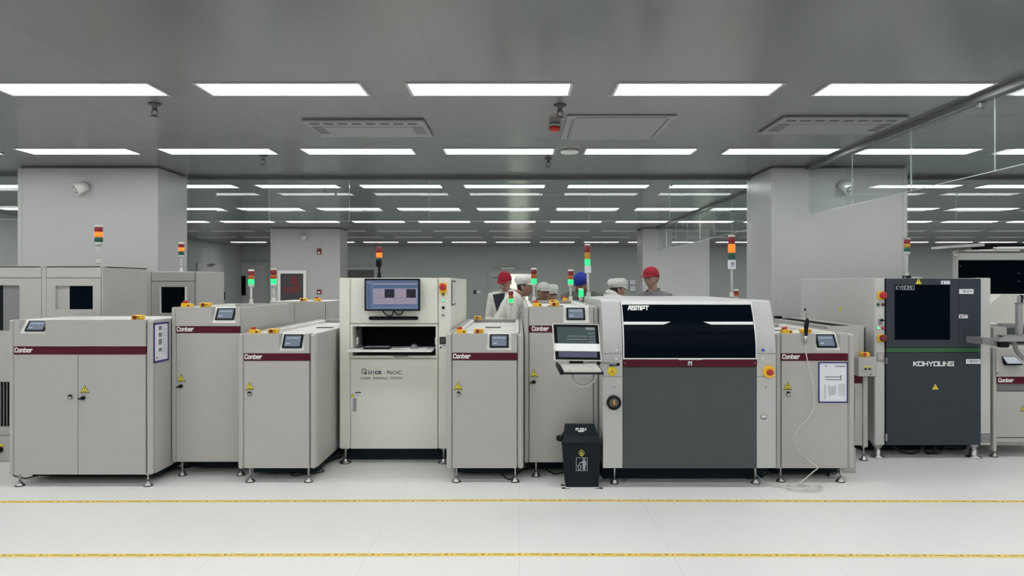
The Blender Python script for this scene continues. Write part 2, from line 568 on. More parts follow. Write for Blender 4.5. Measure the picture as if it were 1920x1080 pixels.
def estop(parent, x, y, z, kind=1):
    """yellow emergency stop box standing on a top at z"""
    b = MB().use('yellow')
    if kind == 1:
        b.prism([(x - .040, z), (x + .040, z), (x + .040, z + .024), (x + .004, z + .032), (x - .034, z + .034)], 'y', y - .032, y + .032)
    else:
        b.box(x - .040, x + .040, y - .032, y + .032, z, z + .036, .005)
    p = b.build('emergency_stop_box', parent=parent)
    r = MB().use('red')
    if kind == 1:
        r.cyl((x - .012, y, z + .028), (x - .016, y, z + .050), .021, .022, 16)
        r.use('black').cyl((x + .024, y - .030, z + .013), (x + .024, y - .035, z + .013), .007, n=10)
    else:
        r.use('darkred').cyl((x - .008, y - .030, z + .020), (x - .008, y - .046, z + .020), .014, n=14)
        r.use('brass').cyl((x + .022, y - .030, z + .022), (x + .022, y - .036, z + .022), .006, n=10)
    r.build('button', parent=p)
    return p


def warning(parent, x, y, z, w=0.072, name='warning_label'):
    """yellow high voltage triangle on a front at depth y, lower middle at x, z"""
    h = w * 0.9
    b = MB().use('ink')
    b.prism([(x - w / 2, z), (x + w / 2, z), (x, z + h)], 'y', y - .0012, y)
    k = 0.80
    zc = z + h * 0.09
    b.use('signyellow').prism([(x - w / 2 * k, zc), (x + w / 2 * k, zc), (x, zc + h * k)], 'y', y - .0022, y)
    s = w / 0.072
    bolt = [(0.004, .050), (-.007, .033), (-.001, .034), (-.004, .020), (.007, .037), (.001, .036)]
    b.use('ink').prism([(x + a * s, z + c * s) for a, c in bolt], 'y', y - .003, y)
    b.box(x - .016 * s, x + .016 * s, y - .003, y, z + .010 * s, z + .016 * s)
    return b.build(name, parent=parent)


def lock(parent, x, y, z, kind='key'):
    b = MB()
    if kind == 'key':
        b.use('black').prism([(x - .014, z - .006), (x - .011, z + .020), (x + .008, z + .021), (x + .014, z + .006)], 'y', y - .016, y)
        b.use('steel').lathe((x, y, z - .004), [(.016, 0), (.016, .014), (.012, .018)], 16, 'y')
        b.use('ink').box(x - .002, x + .002, y - .020, y - .016, z - .010, z + .002)
    else:
        b.use('black').lathe((x, y, z), [(.015, 0), (.015, .018), (.011, .024)], 16, 'y')
        b.slab([(x + .006, y - .012, z + .008), (x - .034, y - .012, z - .001), (x - .034, y - .012, z - .009), (x + .004, y - .012, z - .010)], (0, -.014, 0))
    return b.build('door_lock', parent=parent)


def tower(parent, u, Y, w, segs, vbase, pole='kywhite', neck=None, polew=None, foot_v=None, cap='plate', du=0):
    """signal tower: segs [(v0, v1, material)] at depth Y; pole down to vbase"""
    x = X(u, Y); r = w / 2 * Y / FPX
    b = MB().use(pole)
    vlast = segs[-1][1]
    nk = neck or vlast + 6
    b.lathe((x, Y, 0), [(r * .5, Z(nk + 2, Y)), (r * .92, Z(nk, Y)), (r * .95, Z(vlast, Y))], 18)
    pw = (polew or w * .36) / 2 * Y / FPX
    b.cyl((X(u + du, Y), Y, Z(vbase, Y)), (x, Y, Z(nk, Y)), pw, n=12)
    b.lathe((X(u + du, Y), Y, Z(vbase, Y)), [(r * .8, 0), (r * .8, .010), (pw * 1.7, .016), (pw * 1.7, .045), (pw, .05)], 16)
    p = b.build('signal_tower', parent=parent)
    MB().use(cap).lathe((x, Y, Z(segs[0][0], Y)), [(r, -.002), (r, .008), (r * .8, .014)], 18).build('lamp_cap', parent=p)
    nm = {'r': 'red_lens', 'a': 'amber_lens', 'y': 'yellow_lens', 'g': 'green_lens'}
    for (v0, v1, m) in segs:
        z0, z1 = Z(v1, Y), Z(v0, Y)
        e = (z1 - z0) * .08
        MB().use(m).lathe((x, Y, 0), [(r * .93, z0), (r, z0 + e), (r, z1 - e), (r * .93, z1)], 20).build(nm[m[-1]], parent=p)
    return p


def screen_on_slope(parent, Y, ul, ur, vb, ztop, frame, recess=0.075, name='control_screen'):
    """white sloped plate set into the fascia with a touch screen on it"""
    zb = Z(vb, Y)
    n = Vector((0, -(ztop - zb), recess)).normalized()
    def P(u, t): return Vector((X(u, Y), Y + recess * t, zb + (ztop - zb) * t))
    b = MB().use('plate')
    b.slab([P(ul, 0), P(ur, 0), P(ur, 1), P(ul, 1)], -n * .004)
    pl = b.build('screen_plate', parent=parent)
    u0, u1, t0, t1 = frame
    q = [P(u0, t0), P(u1, t0), P(u1, t1), P(u0, t1)]
    s = MB().use('black').slab(q, n * .012)
    c = sum(q, Vector()) / 4
    q2 = [c + (p - c) * .80 + n * .012 for p in q]
    s.use('hmi').slab(q2, n * .001)
    q3 = [c + Vector(((p - c).x * .66, (p - c).y * .5, (p - c).z * .5)) + n * .013 for p in q]
    s.use('hmi_soft').slab([q3[3] * .86 + q3[0] * .14, q3[2] * .86 + q3[1] * .14, q3[2], q3[3]], n * .0006)
    s.slab([q3[0], q3[0] * .7 + q3[1] * .3, (q3[0] * .7 + q3[1] * .3) * .8 + (q3[3] * .7 + q3[2] * .3) * .2, q3[0] * .8 + q3[3] * .2], n * .0006)
    s.build(name, parent=parent)
    return pl


def cabinet(label, u0, u1, Y, vt, vb, stripe, pl=9, pr=12, depth=2.3, hmi=None, feet=(), split=None, locks=(),
            warn=(), stops=(), text_u=None, group='conveyor cabinets with a maroon stripe', zplate=0.035, slots=True, fac_bottom=None):
    x0, x1 = X(u0, Y), X(u1, Y)
    zt, zb = Z(vt, Y), Z(vb, Y)
    t = thing('conveyor_cabinet', label, 'conveyor cabinet', ((x0 + x1) / 2, Y, 0), group)
    g = 0.0025
    LAY = 0.09
    ua, ub = u0 + pl, u1 - pr
    xa, xb = X(ua, Y), X(ub, Y)
    # shell: back core, side walls, posts
    s = MB().use('paint')
    s.box(x0 + .004, x1 - .004, Y + LAY, Y + depth, zb + .01, zt - .075)
    s.box(x0 + .001, x0 + .028, Y + LAY * .625, Y + depth, zb, zt - .0005, .003)
    s.box(x1 - .028, x1 - .001, Y + LAY * .625, Y + depth, zb, zt - .0005, .003)
    s.box(x0 + .029, x1 - .029, Y + depth - .03, Y + depth - .001, zb, zt - .001, .003)
    s.box(x0, xa - g, Y, Y + LAY * .62, zb, zt, .010)
    s.box(xb + g, x1, Y, Y + LAY * .62, zb, zt, .014)
    s.build('body', parent=t)
    # top covers
    c = MB().use('plate')
    yA, yB = Y + LAY + .19, Y + depth - .04
    zz = zt - zplate
    if slots:
        c.use('matteblack').box(x0 + .034, x1 - .034, Y + LAY + .021, yA, zz - .02, zz - .004).use('plate')  # black strip painting the shade in the gap behind the lip
        for (a, d) in ((0.0, .34), (.36, .62), (.645, .97)):
            c.box(x0 + .034, x1 - .034, yA + (yB - yA) * a, yA + (yB - yA) * d, zz - .02, zz, .004)
        c.box(x0 + .034, x0 + .075, yA, yB, zz, zt - .006, .004)
        c.box(x1 - .075, x1 - .034, yA, yB, zz, zt - .006, .004)
        c.use('matteblack').box((x0 * .6 + x1 * .4), (x0 * .35 + x1 * .65), yA + (yB - yA) * .5, yA + (yB - yA) * .55, zz, zz + .004)
    else:
        c.box(x0 + .03, x1 - .03, Y + LAY, yB, zz - .01, zt - .002, .003)
    c.use('plate').box(xa, xb, Y + LAY * .95, Y + LAY + .02, zz - .02, zt)
    c.build('top_cover', parent=t)
    # fascia, with the notch for the sloped screen plate
    f = MB().use('paint')
    zs1 = Z(stripe[0], Y); zs0 = Z(stripe[1], Y)
    if hmi:
        ul, ur, vbn = hmi[0], hmi[1], hmi[2]
        xl, xr = X(ul, Y), X(ur, Y)
        f.box(xa, xl, Y, Y + LAY, zs1 + g, zt)
        f.box(xr, xb, Y, Y + LAY, zs1 + g, zt)
        f.box(xl, xr, Y, Y + LAY, zs1 + g, Z(vbn, Y))
    else:
        f.box(xa, xb, Y, Y + LAY, zs1 + g, zt, .003)
    f.build('fascia', parent=t)
    if hmi:
        screen_on_slope(t, Y, ul, ur, vbn, zt, hmi[3])
    st = MB().use('maroon').box(xa, xb, Y - .001, Y + LAY, zs0 + g * .5, zs1 - g * .3).build('brand_stripe', parent=t)
    hh = (zs1 - zs0)
    L = MB().use('white')
    brand(L, xa + (X(text_u, Y) - xa if text_u else .006), Y - .001, zs0 + hh * .22)
    L.build('lettering', parent=st)
    zd = zs0 - g
    cuts = [ua] + ([split] if split else []) + [ub]
    for i, (a, d) in enumerate(zip(cuts, cuts[1:])):
        dr = MB().use('paint').box(X(a, Y) + g * .5, X(d, Y) - g * .5, Y, Y + LAY, zb + .004, zd, .004).build('door', parent=t)
        for (lu, lv, k) in locks:
            if a <= lu <= d: lock(dr, X(lu, Y), Y, Z(lv, Y), k)
        for (wu, wv) in warn:
            if a <= wu <= d: warning(dr, X(wu, Y), Y, Z(wv, Y))
    MB().use('undershade').box(x0 + .05, x1 - .05, Y + .20, Y + depth - .05, .028, zb + .02).build('shade_block', parent=t)  # added dark box, darkens the space under the cabinet like shade
    for (fu, fY) in feet:
        foot(t, X(fu, Y + .03), fY, zb + .02)
    for (su, sY, k) in stops:
        estop(t, X(su, sY), sY, zt - (0 if sY < Y + .12 else .006 if False else 0), k)
    return t


# ------------------------------------------------------------------ the hall
XL, XR, YB, YF = -11.0, 21.0, -7.0, 27.5
struct(MB().box(XL, XR, YB, YF, -.1, 0), 'floor', 'floor')
struct(MB().box(XL, XR, YB, YF, CEIL, CEIL + .1), 'ceiling', 'ceil')
struct(MB().box(XL - .1, XL, YB, YF, 0, CEIL), 'wall_left', 'farwall')
struct(MB().box(XR, XR + .1, YB, YF, 0, CEIL), 'wall_right', 'wallpaint')
struct(MB().box(XL, XR, YB - .1, YB, 0, CEIL), 'wall_back', 'wallpaint')
struct(MB().box(XL, XR, YF, YF + .1, 0, CEIL), 'wall_front', 'farwall')


def column(x0, x1, y0, y1, left_trim=True):
    b = MB().use('column').box(x0, x1, y0, y1, 0, CEIL - .004, .02)
    o = b.build('column', off=((x0 + x1) / 2, y0, 0))
    o['kind'] = 'structure'
    tr = MB().use('column')
    for xx in (x0, x1):
        sg = 1 if xx == x0 else -1
        tr.box(xx - .004 * sg, xx + .05 * sg, y0 - .005, y0 + .002, 0.02, CEIL - .02, .001)
        tr.box(xx - .005 * sg, xx + .002 * sg, y0 - .004, y0 + .05, 0.02, CEIL - .02, .001)
    tr.build('corner_trim', parent=o)
    return o


column(-6.34, -4.574, 8.77, 9.56)
column(3.19, 4.90, 8.77, 9.75)
column(-6.60, -4.77, 18.4, 19.26)
column(3.27, 5.04, 18.4, 19.3)

# glass draught curtains under the ceiling
GB = 2.47
ntr = 0


def curtain(pts, n, tilt, end=True):
    """panes between two floor points, with the ceiling track above"""
    global ntr
    ntr += 1
    (ax, ay), (bx, by) = pts
    d = Vector((bx - ax, by - ay, 0)); L = d.length; d.normalize()
    nrm = Vector((-d.y, d.x, 0))
    q = [Vector((ax, ay, CEIL - .05)), Vector((bx, by, CEIL - .05))]
    b = MB().use('trim').slab([q[0] + nrm * .045, q[1] + nrm * .045, q[1] - nrm * .045, q[0] - nrm * .045], (0, 0, .0495))
    o = b.build('trim_%d' % ntr)
    o['kind'] = 'structure'
    w = L / n
    for i in range(n):
        a0 = Vector((ax, ay, 0)) + d * (w * i + .004); a1 = Vector((ax, ay, 0)) + d * (w * (i + 1) - .004)
        k = random.uniform(-1, 1) * tilt
        off = nrm * k * w
        g = MB().use('glass')
        th = nrm * .010
        p0, p1 = a0 - off / 2, a1 + off / 2
        g.slab([p0 + Vector((0, 0, GB)), p1 + Vector((0, 0, GB)), p1 + Vector((0, 0, CEIL - .05)), p0 + Vector((0, 0, CEIL - .05))], th)
        pane = g.build('window_%d' % (ntr * 10 + i), off=tuple((a0 + a1) / 2 + Vector((0, 0, GB))))
        pane['kind'] = 'structure'
        e = MB().use('edge')
        e.slab([p1 + Vector((0, 0, GB)), p1 + d * .003 + Vector((0, 0, GB)), p1 + d * .003 + Vector((0, 0, CEIL - .05)), p1 + Vector((0, 0, CEIL - .05))], th)
        e.slab([p0 + Vector((0, 0, GB - .005)), p1 + Vector((0, 0, GB - .005)), p1 + Vector((0, 0, GB)), p0 + Vector((0, 0, GB))], th)
        e.build('pane_edge', parent=pane)


curtain([(-4.574, 9.6), (3.19, 9.6)], 7, .002)
curtain([(4.90, 9.6), (13.0, 9.6)], 7, .002)
curtain([(-11.0, 9.3), (-6.34, 9.3)], 4, .002)
curtain([(3.65, 8.75), (3.65, 1.9)], 6, .0015)
curtain([(3.65, 18.3), (3.65, 9.8)], 8, .0015)

# ------------------------------------------------------------------ ceiling lights
PITCH, LX = 1.567, -0.825
ROWS = [(-5.0, 1), (-2.4, 1), (0.05, 1), (2.6, 1), (5.13, 1), (7.60, 1), (10.38, 1), (13.55, 1), (16.4, 1), (19.3, 0), (21.9, 0), (24.5, 1)]
ROWNAME = {5.13: 'nearest', 7.60: 'second', 10.38: 'third', 13.55: 'fourth', 16.4: 'fifth', 19.3: 'unlit sixth', 21.9: 'unlit seventh', 24.5: 'farthest'}
ORD = ['first', 'second', 'third', 'fourth', 'fifth', 'sixth', 'seventh', 'eighth', 'ninth', 'tenth', 'eleventh', 'twelfth', 'thirteenth',
       'fourteenth', 'fifteenth', 'sixteenth', 'seventeenth', 'eighteenth', 'nineteenth', 'twentieth']
proto = {}
for Yr, lit in ROWS:
    seen = 0
    for k in range(-6, 14):
        xl = LX + PITCH * k
        if xl < XL + .1 or xl + 1.2 > XR - .1: continue
        if Yr < 5 and k > 5: continue
        if Yr < 9 and k > 8: continue
        vis = Yr > 5 and VU + FPX * (xl + 1.2) / Yr > 4 and VU + FPX * xl / (Yr + .3) < 1916
        if vis: seen += 1
        if not lit and not vis: continue
        name = 'ceiling_light'
        if vis:
            lab = '%s ceiling panel light, %s from left in the %s row' % ('white lit' if lit else 'dark', ORD[seen - 1], ROWNAME[Yr])
        else:
            lab = 'white lit ceiling panel light outside the picture, in the rows overhead'
        if lit not in proto:
            t = thing(name, lab, 'ceiling light', (xl, Yr, CEIL), 'ceiling panel lights in rows')
            f = MB().use('lampframe')
            for (a0, a1, b0, b1) in ((-.022, 1.222, -.022, 0), (-.022, 1.222, .3, .322), (-.022, 0, 0, .3), (1.2, 1.222, 0, .3)):
                f.box(xl + a0, xl + a1, Yr + b0, Yr + b1, CEIL - .009, CEIL - .0005)
            f.build('frame', parent=t)
            MB().use('panel' if lit else 'unlit').box(xl, xl + 1.2, Yr, Yr + .3, CEIL - .007, CEIL - .0005).build('diffuser', parent=t)
            proto[lit] = t
        else:
            t = copy_tree(proto[lit])
            t.location = (xl, Yr, CEIL); t['base'] = [xl, Yr, CEIL]
            tag(t, lab, 'ceiling light', 'ceiling panel lights in rows')


# ------------------------------------------------------------------ ceiling fittings
def cassette(x0, x1, y0, y1, label):
    t = thing('ceiling_air_conditioner', label, 'air conditioner', ((x0 + x1) / 2, (y0 + y1) / 2, CEIL), 'ceiling air conditioners')
    b = MB().use('ac').box(x0, x1, y0, y1, CEIL - .028, CEIL - .0005, .008)
    b.box(x0 + .14, x1 - .14, y0 + .20, y1 - .08, CEIL - .034, CEIL - .02, .004)
    b.build('panel', parent=t)
    g = MB().use('acdark')
    n = 8
    w = (x1 - x0 - .08) / n
    for i in range(n):
        a = x0 + .05 + i * w
        g.box(a, a + w * .68, y0 + .045, y0 + .105, CEIL - .030, CEIL - .02)
    g.build('air_slot', parent=t)
    for xx in (x0 + .035, x1 - .13):
        g = MB().use('acdark')
        for i in range(5):
            for j in range(3):
                g.box(xx + i * .02, xx + i * .02 + .011, y0 + .19 + j * .11, y0 + .27 + j * .11, CEIL - .030, CEIL - .02)
        g.build('grille', parent=t)


cassette(-1.963, -.86, 6.24, 6.89, 'white slotted ceiling air conditioner above the monitor machine')
cassette(2.335, 3.44, 6.12, 6.77, 'slotted ceiling air conditioner beside the right glass curtain')
t = thing('access_panel', 'plain white square panel in the ceiling between the light rows', 'ceiling panel', (.9, 6.58, CEIL))
MB().use('ac').box(.417, 1.39, 6.09, 7.07, CEIL - .014, CEIL - .0005, .004).build('frame', parent=t)
b = MB().use('ac').box(.50, 1.31, 6.13, 7.04, CEIL - .022, CEIL - .012, .003)
b.use('ink').box(.478, .486, 6.18, 7.0, CEIL - .0165, CEIL - .012); b.box(1.322, 1.330, 6.18, 7.0, CEIL - .0165, CEIL - .012)
b.build('cover', parent=t)


def sprinkler(u, v, Y, label, s=1.0):
    x = X(u, Y)
    t = thing('sprinkler', label, 'sprinkler', (x, Y, CEIL), 'ceiling sprinklers')
    MB().use('acdark').lathe((x, Y, CEIL), [(.034 * s, -.001), (.034 * s, -.008), (.016 * s, -.016), (.014 * s, -.04)], 16).build('escutcheon', parent=t)
    b = MB().use('cable')
    b.cyl((x, Y, CEIL - .035), (x, Y, CEIL - .055), .013 * s, n=10)
    b.tube([(x - .012 * s, Y, CEIL - .05), (x - .018 * s, Y, CEIL - .075), (x, Y, CEIL - .10)], .004, 6)
    b.tube([(x + .012 * s, Y, CEIL - .05), (x + .018 * s, Y, CEIL - .075), (x, Y, CEIL - .10)], .004, 6)
    b.lathe((x, Y, CEIL - .10), [(.004, .003), (.022 * s, 0), (.022 * s, -.003), (.006, -.005)], 14)
    b.build('head', parent=t)


sprinkler(290, 195, 5.72, 'dark ceiling sprinkler above the left column, near front lights', 1.5)
sprinkler(1050, 197, 5.76, 'dark ceiling sprinkler beside the square ceiling panel', 1.5)
sprinkler(493, 291, 8.02, 'small sprinkler behind the second row of lights, left', 1.4)
sprinkler(1028, 296, 8.2, 'small sprinkler below the round ceiling disc', 1.4)
sprinkler(609, 351, 10.7, 'tiny sprinkler behind the left part of the glass curtain', 1.4)
t = thing('smoke_alarm', 'red domed alarm hanging beside the square ceiling panel', 'alarm', (.325, 6.4, CEIL))
MB().use('ac').lathe((.325, 6.4, CEIL), [(.05, -.001), (.055, -.02), (.052, -.035)], 20).build('base', parent=t)
MB().use('red').lathe((.325, 6.4, CEIL), [(.052, -.035), (.054, -.055), (.046, -.072), (.02, -.082)], 20).build('dome', parent=t)
b = MB().use('plate').lathe((X(1068, 7.72), 7.72, CEIL), [(.097, -.001), (.10, -.018), (.095, -.030), (.06, -.036)], 28)
b.use('grey').lathe((X(1068, 7.72), 7.72, CEIL), [(.102, -.001), (.102, -.007)], 28)
tag(b.build('ceiling_disc', off=(X(1068, 7.72), 7.72, CEIL)), 'round white disc on the ceiling between second row lights', 'ceiling sensor')
tag(MB().use('trim').box(3.625, 3.675, 5.46, 5.51, CEIL - .10, CEIL - .05, .008).build('track_clip', off=(3.65, 5.5, CEIL - .1)), 'small clip under the right glass curtain track', 'clip')


def column_speaker(x, y, z, tilt, label):
    t = thing('wall_speaker', label, 'speaker', (x, y, z))
    d = Vector((math.sin(tilt), -.75, -.55)).normalized()
    p = Vector((x, y - .02, z))
    b = MB().use('plate').cyl((x, y, z), p + d * .03, .04, n=14)
    b.cyl(p - d * .01, p + d * .13, .062, .078, 22)
    b.build('housing', parent=t)
    g = MB().use('grey').cyl(p + d * .128, p + d * .134, .058, n=22)
    g.use('plate').cyl(p + d * .132, p + d * .137, .03, n=16)
    g.build('grille', parent=t)


column_speaker(X(163, 8.77), 8.77, Z(349, 8.77), -.9, 'round white speaker on the front of the left column')
column_speaker(X(1577, 8.77), 8.77, Z(346, 8.77), .5, 'white speaker on the right column behind glass')
column_speaker(X(573, 18.4), 18.4, Z(443, 18.4), -.8, 'small white speaker high on the far left column')

# ------------------------------------------------------------------ far doors, fire cabinet, notices
Yw = YF


def far_door(i, u0, u1, vt, Y=YF, lit=None, dark=False, win=None):
    x0, x1, zt = X(u0, Y), X(u1, Y), Z(vt, Y)
    b = MB().use('door' if not dark else 'doordark').box(x0, x1, Y - .05, Y - .001, 0, zt)
    o = b.build('door_%d' % i, off=((x0 + x1) / 2, Y, 0)); o['kind'] = 'structure'
    f = MB().use('farwall')
    f.box(x0 - .12, x0, Y - .08, Y - .001, 0, zt + .12); f.box(x1, x1 + .12, Y - .08, Y - .001, 0, zt + .12)
    f.box(x0, x1, Y - .08, Y - .001, zt, zt + .12)
    f.build('door_frame', parent=o)
    if win:
        a0, a1, b0, b1, m = win
        w = MB().use('ink').box(X(a0, Y), X(a1, Y), Y - .06, Y - .05, Z(b1, Y), Z(b0, Y))
        w.use(m).box(X(a0 + 1, Y), X(a1 - 1, Y), Y - .064, Y - .05, Z(b1 - 1, Y), Z(b0 + 1, Y))
        w.build('door_pane', parent=o)
    return o


far_door(1, 447, 497, 497, win=(453, 462, 517, 554, 'glassblack'))
far_door(2, 640, 702, 506, dark=True)
d3 = far_door(3, 922, 990, 511, win=(921, 940, 520, 549, 'farwall'))
MB().use('litroom').box(X(956, Yw), X(992, Yw), Yw - .07, Yw - .055, 0.3, Z(514, Yw)).build('lit_opening', parent=d3)
MB().use('plate').box(X(940, Yw), X(965, Yw), Yw - .22, Yw - .08, Z(505, Yw), Z(502, Yw)).build('door_closer', parent=d3)
o = MB().use('door').box(XL + .001, XL + .05, 23.6, 25.7, 0, 2.32).build('door_4', off=(XL, 24.6, 0)); o['kind'] = 'structure'
MB().use('steel').box(XL + .05, XL + .14, 24.3, 24.75, 2.25, 2.30).build('door_closer', parent=o)
MB().use('ink').box(XL + .05, XL + .10, 25.62, 25.7, 1.0, 1.3).build('handle', parent=o)
tag(MB().use('ink').box(X(888, Yw), X(893, Yw), Yw - .03, Yw - .001, Z(551, Yw), Z(544, Yw)).use('plate').box(X(894, Yw), X(901, Yw), Yw - .03, Yw - .001, Z(550, Yw), Z(545, Yw)).build('wall_switch', off=(X(890, Yw), Yw, 1.2)),
    'small black and white wall switch on the far wall', 'switch')
Yc = 18.4
t = thing('fire_cabinet', 'white framed fire cabinet with red print on the far left column', 'fire cabinet', (X(549, Yc), Yc, Z(575, Yc)))
b = MB().use('plate')
for (a0, a1, b0, b1) in ((522, 575, 507, 513), (522, 527, 513, 600), (570, 575, 513, 600), (522, 575, 594, 600)):
    b.fr(Yc, a0, b0, a1, b1, -.06, -.001)
b.build('frame', parent=t)
MB().use('firebox').fr(Yc, 527, 513, 570, 594, -.04, -.001).build('glass_door', parent=t)
b = MB().use('firered')
b.fr(Yc, 545, 519, 560, 533, -.043, -.039); b.fr(Yc, 533, 538, 552, 549, -.043, -.039); b.fr(Yc, 552, 535, 563, 548, -.043, -.039)
b.build('red_print', parent=t)
for (v0, v1, lab) in ((466, 477, 'small red fire alarm box high on the far left column'), (543, 551, 'dark red call point beside the fire cabinet')):
    b = MB().use('darkred').fr(Yc, 595, v0, 603, v1, -.05, -.001, .01)
    b.use('plate').fr(Yc, 597, v1 - 4.5, 601, v1 - 1.5, -.055, -.045)
    tag(b.build('alarm_box', off=(X(599, Yc), Yc, Z(v1, Yc))), lab, 'alarm box')
for i, (u0, v0, u1, v1, lab) in enumerate(((1167, 525, 1178, 539, 'upper left white notice sheet on the far wall'), (1180, 525, 1191, 534, 'top right white notice sheet on the far wall'),
                                       (1180, 536, 1191, 546, 'lower right white notice sheet on the far wall'))):
    b = MB().use('paper').fr(Yw, u0, v0, u1, v1, -.02, -.001)
    b.use('ink').fr(Yw, u0, v1, u1, v1 + .8, -.022, -.001); b.fr(Yw, u0 - .8, v0, u0, v1, -.022, -.001)
    tag(b.build('notice_sheet', off=(X(u0, Yw), Yw, Z(v1, Yw))), lab, 'notice', 'notices on the far wall')

# ------------------------------------------------------------------ magazine loaders on the left
YL = 6.25
t = thing('magazine_loader', 'tall grey loader with windows behind the leftmost cabinet', 'magazine loader', (X(60, YL), YL, 0), 'tall grey magazine loaders')
xl, xr = X(-170, YL), X(192, YL)
zt = Z(498, YL)
b = MB().use('loader')
b.box(xl, xr, YL + .05, 7.0, .06, zt - .004, .004)
b.box(xl, xr, YL, 7.0, zt - .02, zt, .004)
b.box(X(78, YL), X(86, YL), YL, YL + .06, .06, zt - .02, .002)
b.box(X(189.5, YL), xr, YL, YL + .06, .06, zt - .02, .004)
b.build('body', parent=t)
b = MB().use('loader').fr(YL, 86.7, 499, 189, 520.6, 0, .06, .002); b.build('upper_panel', parent=t)
b = MB().use('loader').fr(YL, -165, 499, 77.3, 520.6, 0, .06, .002); b.build('upper_panel', parent=t)


def framed(mb, Y, u0, v0, u1, v1, h, y0, y1):
    """panel with a rectangular hole h = (a0, b0, a1, b1)"""
    a0, b0, a1, b1 = h
    mb.fr(Y, u0, v0, a0, v1, y0, y1); mb.fr(Y, a1, v0, u1, v1, y0, y1)
    mb.fr(Y, a0, v0, a1, b0, y0, y1); mb.fr(Y, a0, b1, a1, v1, y0, y1)
    return mb


dr = framed(MB().use('loader'), YL, 86.7, 521.6, 189, 596, (104, 536, 174, 580), 0, .05).build('door', parent=t)
MB().use('glassblack').fr(YL, 128, 536, 174, 580, .02, .045).use('loader_in').fr(YL, 104, 536, 128, 580, .018, .045).build('window_pane', parent=dr)
dr = framed(MB().use('loader'), YL, -165, 521.6, 77.3, 716, (-60, 535, 37, 620), 0, .05).build('door', parent=t)
MB().use('midgrey').fr(YL, 3, 535, 37, 620, .02, .045).use('black').fr(YL, -60, 535, 3, 620, .02, .045).use('grey').fr(YL, 34, 535, 36, 620, .01, .03).build('window_pane', parent=dr)
b = MB().use('loader').fr(YL, 86.7, 597, 189, 716, 0, .05, .002); b.build('lower_panel', parent=t)
b = MB().use('matteblack').fr(YL, -165, 717, 100, 800, .02, .05)
b.use('midgrey')
for i in range(9): b.fr(YL, -20 + i * 6, 717, -18.5 + i * 6, 800, .012, .03)
b.build('vent', parent=t)
MB().use('loader_in').fr(YL, -165, 800, 100, 816, 0, .05).build('trim_rail', parent=t)
lb = MB().use('loader').fr(YL, -165, 817, 100, 864, -.02, .05, .003).build('lower_box', parent=t)
b = MB().use('black').lathe((X(4, YL), YL - .02, Z(842, YL)), [(.026, 0), (.026, .02), (.02, .03)], 18, 'y')
b.use('signyellow').fr(YL, 0, 832, 9, 836, -.024, -.019); b.build('rotary_switch', parent=lb)
tower(t, 185, 6.55, 14, [(425, 435, 'lens_r'), (435, 444.5, 'lit_a'), (444.5, 454, 'lens_g')], 495, neck=459, polew=5)
MB().use('paint').box(X(-160, YL), X(170, YL), YL + .08, 6.95, 0, .06).build('plinth', parent=t)

YM = 7.9
t = thing('magazine_loader', 'darker grey loader with one window behind the second cabinet from left', 'magazine loader', (X(320, YM), YM, 0), 'tall grey magazine loaders')
xl, xr = -4.75, X(371, YM)
zt = Z(509, YM)
b = MB().use('loader').box(xl, xr, YM + .05, 8.6, .05, zt, .004)
b.box(X(366, YM), xr, YM, YM + .06, .05, zt, .004); b.box(xl, X(283, YM), YM, YM + .06, .05, zt, .002)
b.build('body', parent=t)
MB().use('loader_in').fr(YM, 284, 510, 365, 527, 0, .06, .002).build('upper_panel', parent=t)
dr = framed(MB().use('loader_in'), YM, 284, 528, 365, 610, (301, 538, 347, 587), 0, .05).build('door', parent=t)
b = MB().use('glassblack').fr(YM, 301, 538, 347, 587, .02, .045)
b.build('window_pane', parent=dr)
b = MB().use('plate')
for (a0, a1, b0, b1) in ((300, 301.2, 537, 588), (347, 350.5, 537, 588), (300, 350, 587, 588)): b.fr(YM, a0, b0, a1, b1, -.006, .02)
b.build('window_frame', parent=dr)
MB().use('loader').fr(YM, 284, 611, 365, 850, 0, .06, .002).build('lower_panel', parent=t)
MB().use('paint').box(xl + .05, xr - .05, YM + .08, 8.5, 0, .05).build('plinth', parent=t)
tower(t, 340, 8.2, 10, [(457, 464, 'lens_r'), (464, 471, 'lit_a'), (471, 478.5, 'lens_g')], 510, neck=481, polew=3)

# ------------------------------------------------------------------ conveyor cabinets
YA = 5.47
ca = cabinet('wide two-door grey cabinet with maroon stripe at far left', 16, 285, YA, 600, 891, (650, 664), 10, 12, .72,
        hmi=(37, 85, 625, (45.5, 82, .13, .86)), feet=((39, 5.49), (279, 5.49), (60, 6.1), (282, 6.1)), split=146,
        locks=((132, 745, 'key'), (157, 746, 'lever')), warn=((159, 737),), stops=((259, 5.545, 2),), slots=False)
YBc = 5.76
cb = cabinet('tall grey single-door cabinet second from left, with two yellow stops', 321, 452, YBc, 576, 867, (612, 624), 9, 1.5, 1.17,
        hmi=(397, 441.5, 605, (402.5, 437.5, .16, .88)), feet=((342, 5.79), (451, 5.80), (344, 6.8), (449, 6.8)),
        locks=((340, 724, 'lever'),), warn=((340, 716),), stops=((351, 5.83, 1), (386, 5.83, 2)), slots=True)
tower(cb, 471, 6.72, 11, [(508, 516, 'lens_r'), (516, 523.5, 'lens_a'), (523.5, 533, 'lit_g')], 570, neck=537, polew=4)
YC = 5.576
cc = cabinet('low grey cabinet left of the machine with the wall monitor', 446, 592, YC, 626, 879, (663, 676), 11, 12, 2.3,
        hmi=(524, 570, 657, (528.5, 565, .12, .90)), feet=((470, 5.60), (579, 5.60), (474, 7.4), (585, 7.4)),
        locks=((468, 739, 'key'),), warn=((468, 731),), stops=((478, 5.66, 1), (513, 5.66, 2)))
YB2 = 8.2
